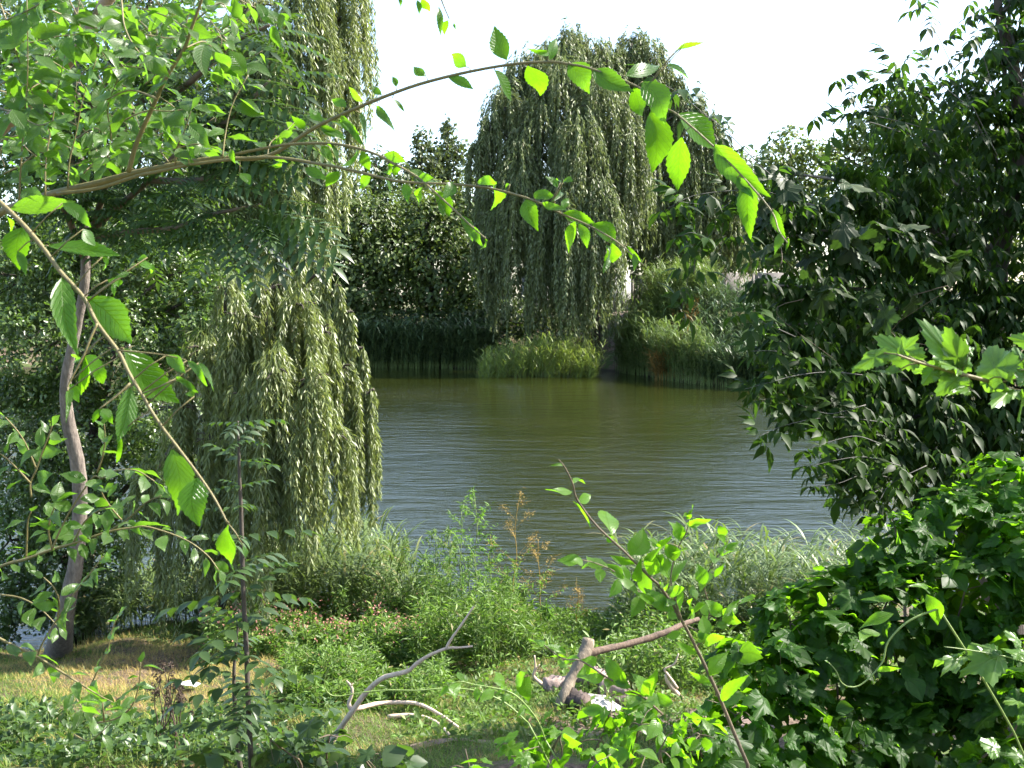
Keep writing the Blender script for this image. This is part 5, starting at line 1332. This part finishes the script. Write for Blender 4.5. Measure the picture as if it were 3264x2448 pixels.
# ------------------------------------------------------------------ near bank: grass, herbs, reeds
def area(n, px0, px1, y0, y1):
    D = rng.uniform(y0, y1, n); px = rng.uniform(px0, px1, n)
    X = (px - 512) / FPX * D
    return X, D
def blades(name, X, Y, H, mat, wd=.05, leanv=.35, bend=.35, N=2, label=None, cat='grass'):
    Z = gh(X, Y)
    n = len(X)
    a = rng.uniform(0, 2 * PI, n)
    hor = np.stack([np.cos(a), np.sin(a), np.zeros(n)], 1)
    fw = unit(hor * np.abs(rng.normal(0, leanv, n))[:, None] + [0, 0, 1])
    up = unit(np.cross(np.cross(fw, -hor), fw) + 1e-4)
    lb = Bag()
    # hor is the bending direction: the face looks up and away from it
    scatter(lb, blade_t(N, wd, bend), np.stack([X, Y, Z - .01], 1), fw, up, H * rng.uniform(.5, 1.3, n))
    return tag(lb.build(name, mat), label, cat, kind='stuff')
X, Y = area(190000, -40, 720, 6.6, 13.4)
px, py = pxy(X, Y, gh(X, Y))
keep = (Y < near_shore(X) - .1)
for c, rx, ry in bare:
    keep &= ~((((X - c[0]) / rx) ** 2 + ((Y - c[1]) / ry) ** 2 < 1.0) & (rng.random(len(X)) < .93))
keep &= ~(((X - ac[0]) / .42) ** 2 + ((Y - ac[1]) / .35) ** 2 < 1)
dry = np.clip(1.15 - np.hypot((px - 170) / 190, (py - 672) / 42), 0, 1) + .35 * (np.sin(X * 3 + 1) * np.sin(Y * 4) > .3)
isdry = rng.random(len(X)) < np.clip(dry * 1.3, .06, .92)
g = keep & ~isdry
blades('grass', X[g], Y[g], .075, M['grass'], .045, .55, .5, label='short green grass covering the near bank')
g = keep & isdry
blades('dry_grass', X[g], Y[g], .08, M['straw'], .035, 1.3, .4, label='straw coloured dry grass around the left trunk')

# fine herbs: thin stems with many narrow leaves
def herbs(name, label, X, Y, H, leafm, Lm, nl=34, wd=.3, stemm='green_stem', kind='stuff', cat='weeds', br=.16, top=.25, flower=None, Hs=None):
    n = len(X); Z = gh(X, Y)
    base = np.stack([X, Y, Z], 1)
    t = thing(name, label, cat, base.mean(0), kind=kind)
    h = (H if Hs is None else Hs) * rng.uniform(.7, 1.15, n) * (.78 + .34 * np.sin(X * 3.1 + Y * 1.7) * np.sin(Y * 2.9 - X * 1.3) + .18 * np.sin(X * 9 + 2))
    m = 5; s = np.linspace(0, 1, m)
    path = np.repeat(base[:, None], m, 1)
    ln = rng.normal(0, .12, (n, 2))
    path[..., 0] += ln[:, :1] * h[:, None] * s; path[..., 1] += ln[:, 1:] * h[:, None] * s
    path[..., 2] += h[:, None] * s
    sb = Bag(); many_tubes(sb, path, .004, .0015, 3)
    sb.build('stems', M[stemm], t)
    u = rng.random((n, nl)) ** .8 * .92 + .08
    f = u * (m - 1); i0 = np.minimum(f.astype(int), m - 2); fr = (f - i0)[..., None]
    idx = np.arange(n)[:, None]
    pp = path[idx, i0] * (1 - fr) + path[idx, i0 + 1] * fr
    spread = (br * h[:, None] * (1.15 - u))[..., None]
    off = rng.normal(0, 1, (n, nl, 3)) * spread * [1, 1, .5]
    pp = (pp + off).reshape(-1, 3)
    fw = unit(unit(off.reshape(-1, 3)) + rng.normal(0, .4, (n * nl, 3)) + [0, 0, .35])
    lb = Bag()
    scatter(lb, t_simple(wd, .2, .25), pp, fw, unit(rng.normal(0, .5, (n * nl, 3)) + [0, 0, 1]), Lm * rng.uniform(.5, 1.5, n * nl))
    lb.build('leaves', leafm, t)
    if flower:
        fb = Bag()
        nf = 5
        k = np.repeat(np.arange(n), nf)
        q = path[k, -1] + rng.normal(0, .05, (len(k), 3))
        for _ in range(3):
            scatter(fb, t_simple(.8, .2, .1), q, rdir(len(k)), rdir(len(k)), .018)
        fb.build('flowers', M[flower], t)
    return t
def in_px(n, px0, px1, D0, D1, cond=None):
    X, Y = area(n, px0, px1, D0, D1)
    k = Y < near_shore(X) - .02
    return X[k], Y[k]
X, Y = in_px(900, 300, 560, 10.2, 13.3)
herbs('herb_thicket', 'thick tangle of fine leaved green herbs on the near shore, centre left', X, Y, .62, M['herb'], .075, nl=46, wd=.2, br=.11, Hs=np.interp((X / Y * FPX + 512), [300, 370, 430, 490, 520, 540, 560], [.28, .36, .80, .72, .42, .18, .12]))
X, Y = in_px(420, 540, 720, 10.6, 13.6)
herbs('herb_thicket', 'lower herbs with dry tips along the shore behind the forked pole', X, Y, .42, M['herb'], .06, nl=34, wd=.25, br=.12, Hs=np.interp((X / Y * FPX + 512), [540, 600, 640, 720], [.12, .18, .36, .45]))
X, Y = in_px(260, 200, 420, 10.4, 12.4)
herbs('flowering_herbs', 'patch of small pink flowering herbs between the low willow and the herbs', X, Y, .5, M['herb'], .06, nl=46, wd=.4, flower='pink')
X, Y = area(420, -30, 330, 6.6, 8.4)
herbs('ground_cover', 'low broad leaved weeds in the grass at the lower left', X, Y, .20, M['broad'], .06, nl=12, wd=.55, br=.4)
X, Y = area(500, 400, 700, 7.4, 10.5)
herbs('ground_cover', 'small green weeds in the grass around the fallen sticks', X, Y, .12, M['herb'], .05, nl=10, wd=.5, br=.5)
X, Y = area(260, 280, 440, 8.6, 10.2)
herbs('ground_cover', 'bushy dark green weeds around the base of the bleached branch', X, Y, .34, M['herb'], .055, nl=50, wd=.3, br=.20)

# single plants that stand out
def hemp(label, px, py_base, D, H, leafm='hemp', dry_tip=False, seed=0, name='tall_weed', nbr=16, tall=None):
    c = P(px, py_base, D); base = np.array([c[0], D, max(float(gh(c[0], D)), 0)])
    if tall is not None: H = P(px, tall, D)[2] - base[2]
    t = thing(name, label, 'weed', base)
    sb = Bag(); lb = Bag(); db = Bag()
    p = limb_path(base, base + [rng.normal(0, .05), rng.normal(0, .04), H], 0, 6, .03)
    tube(sb, p, [.007, .003], 5)
    for k in range(nbr):
        u = .25 + .75 * k / nbr
        q = p[min(int(u * len(p)), len(p) - 1)]
        a = k * 2.4
        L = H * .26 * (1.25 - u)
        e = q + np.array([math.cos(a), math.sin(a) * .7, .9]) * L
        bp = limb_path(q, e, .05, 4, .05)
        tube(sb, bp, [.003, .001], 3)
        if dry_tip:
            db = Bag(); n = 46
            qq = bp[rng.integers(len(bp) // 2, len(bp), n)] + rng.normal(0, .022, (n, 3))
            scatter(db, t_simple(.5, .3, .1), qq, rdir(n), rdir(n), .016 * rng.uniform(.6, 1.4, n))
            for _ in range(3):
                e2 = bp[-1] + rng.normal(0, .05, 3) + [0, 0, .03]
                tube(db, [bp[-2], (bp[-2] + e2) / 2, e2], [.0016, .001], 3)
            db.build('seed_head', M['dry'], t)
            if u > .5: continue
        n = 22
        i = rng.integers(1, len(bp), n)
        fw = unit(rdir(n) + [0, 0, -.1] + unit(e - q) * .5)
        scatter(lb, t_simple(.22, .2, .35), bp[i], fw, (0, -.2, 1), .06 * rng.uniform(.6, 1.3, n))
    sb.build('stem', M['dry' if dry_tip else 'green_stem'], t, True)
    if lb.n: lb.build('leaves', M[leafm], t)
hemp('tallest fine leaved green weed, standing out against the water left of the dry one', 480, 600, 11.6, 1.0, tall=498)
hemp('green fine leaved weed with a thin side top, left of the tallest one', 462, 600, 11.8, 1.0, tall=512, nbr=12)
hemp('bushy mugwort top rising against the water beside the low willow reeds', 452, 600, 12.0, .9, tall=536, leafm='herb')
hemp('another mugwort left of the tall fine leaved weed', 436, 600, 12.1, .9, tall=536, leafm='herb')
hemp('tall dry brown panicle weed against the water, taller of the two dry ones', 513, 600, 11.9, 1.2, tall=503, dry_tip=True, name='dry_weed', nbr=12)
hemp('shorter dry brown weed at the right edge of the herb thicket', 541, 610, 12.1, 1.0, tall=540, dry_tip=True, name='dry_weed', nbr=10)
hemp('small dry topped weed above the forked pole', 575, 625, 12.2, .6, tall=588, dry_tip=True, name='dry_weed', nbr=8)
for k in range(16):
    px = [318, 335, 352, 371, 388, 404, 420, 447, 470, 492, 505, 528, 548, 596, 622, 645][k]
    top = [606, 590, 592, 575, 578, 556, 562, 548, 560, 550, 572, 592, 606, 628, 618, 600][k] + rng.integers(-6, 6)
    where = ['below the left willow tips', 'behind the bleached branch', 'in the herb thicket left of the tall weed', 'among the herbs near the dry weeds', 'behind the forked pole'][min(k // 4, 4) if k < 13 else 4]
    shape = ['narrow', 'leaning', 'bushy', 'slim'][k % 4]
    hemp(shape + ' green weed rising ' + where, px, 620, 12.0 + rng.normal(0, .4), .8, tall=float(top), leafm='herb' if k % 3 else 'hemp', nbr=12, name='weed')
# dry burdock
bb = G(172, 755)
bk = thing('burdock', 'dark dried burdock stalks with round burrs at the lower left', 'weed', bb)
sb = Bag(); db = Bag()
for (x, y) in [(890, 1220), (935, 1055), (985, 1065), (930, 1100), (1005, 1190), (965, 1240), (1035, 1240), (915, 1150), (985, 1160), (1020, 1180), (1040, 1200)]:
    D = bb[1] + rng.normal(0, .05)
    e = P(*c_(7, x, y), D)
    s0 = bb + [rng.normal(0, .08), rng.normal(0, .05), 0]
    tube(sb, limb_path(s0, e, 0, 5, .05), [.006, .003], 5)
    n = 60
    d = rdir(n)
    scatter(db, t_simple(.35, .1, 0), np.repeat([e], n, 0) + d * .008, d, rdir(n), .022)
    for k in range(2):
        e2 = e + rng.normal(0, .05, 3) - [0, 0, .08]
        d = rdir(40)
        scatter(db, t_simple(.35, .1, 0), np.repeat([e2], 40, 0) + d * .006, d, rdir(40), .018)
sb.build('stalks', M['burdock'], bk, True); db.build('burrs', M['burdock'], bk)

# near reeds
def near_roots(n, px0, px1, D0, D1):
    X, Y = area(n, px0, px1, D0, D1)
    return np.stack([X, Y, np.maximum(gh(X, Y), -.1)], 1)
reeds('reed_bed', 'grey green near reeds leaning left at the water edge below the low willow', near_roots(300, 250, 425, 11.9, 14.2), 1.35, M['reed'], leafL=.42, wd=.75, nl=11, stem_r=.004, lean=(-.30, 0), leanv=.12, N=5, bend=.55)
reeds('reed_bed', 'near green reeds at the water edge right of the young elm', near_roots(420, 630, 900, 11.0, 13.4), 1.15, M['reed'], leafL=.36, wd=.8, nl=10, stem_r=.004, lean=(.06, 0), leanv=.16, N=5, bend=.5)
reeds('reed_bed', 'thin near reeds in the water behind the leaning left trunk', near_roots(260, 60, 260, 12.3, 13.6), .75, M['reed'], leafL=.38, wd=.7, nl=9, stem_r=.004, lean=(-.1, 0), leanv=.15, N=4, bend=.5)
X, Y = in_px(500, 600, 900, 9.0, 12.8)
herbs('herb_thicket', 'green weeds on the near bank between the young elm and the hop mound', X, Y, .5, M['herb'], .06, nl=46, wd=.35)

# repeats of one kind carry a shared group
GROUPS = {'log': 'logs of the fireplace', 'poplar': 'far poplars', 'weeping_willow': 'weeping willows round the pond', 'robinia_tree': 'small leaved trees on the left',
          'broadleaf_tree': 'trees on the far bank', 'bush': 'low dark bushes', 'weed': 'weeds of the near shore', 'tall_weed': 'weeds of the near shore', 'dry_weed': 'dry weeds against the water',
          'elm_sapling': 'young elms', 'ash_sapling': 'dark stemmed saplings', 'fallen_stick': 'sticks lying on the grass', 'dead_branch': 'bare dead branches'}
for o in S.objects:
    k = o.name.split('.')[0]
    if o.parent is None and k in GROUPS and 'label' in o: o['group'] = GROUPS[k]
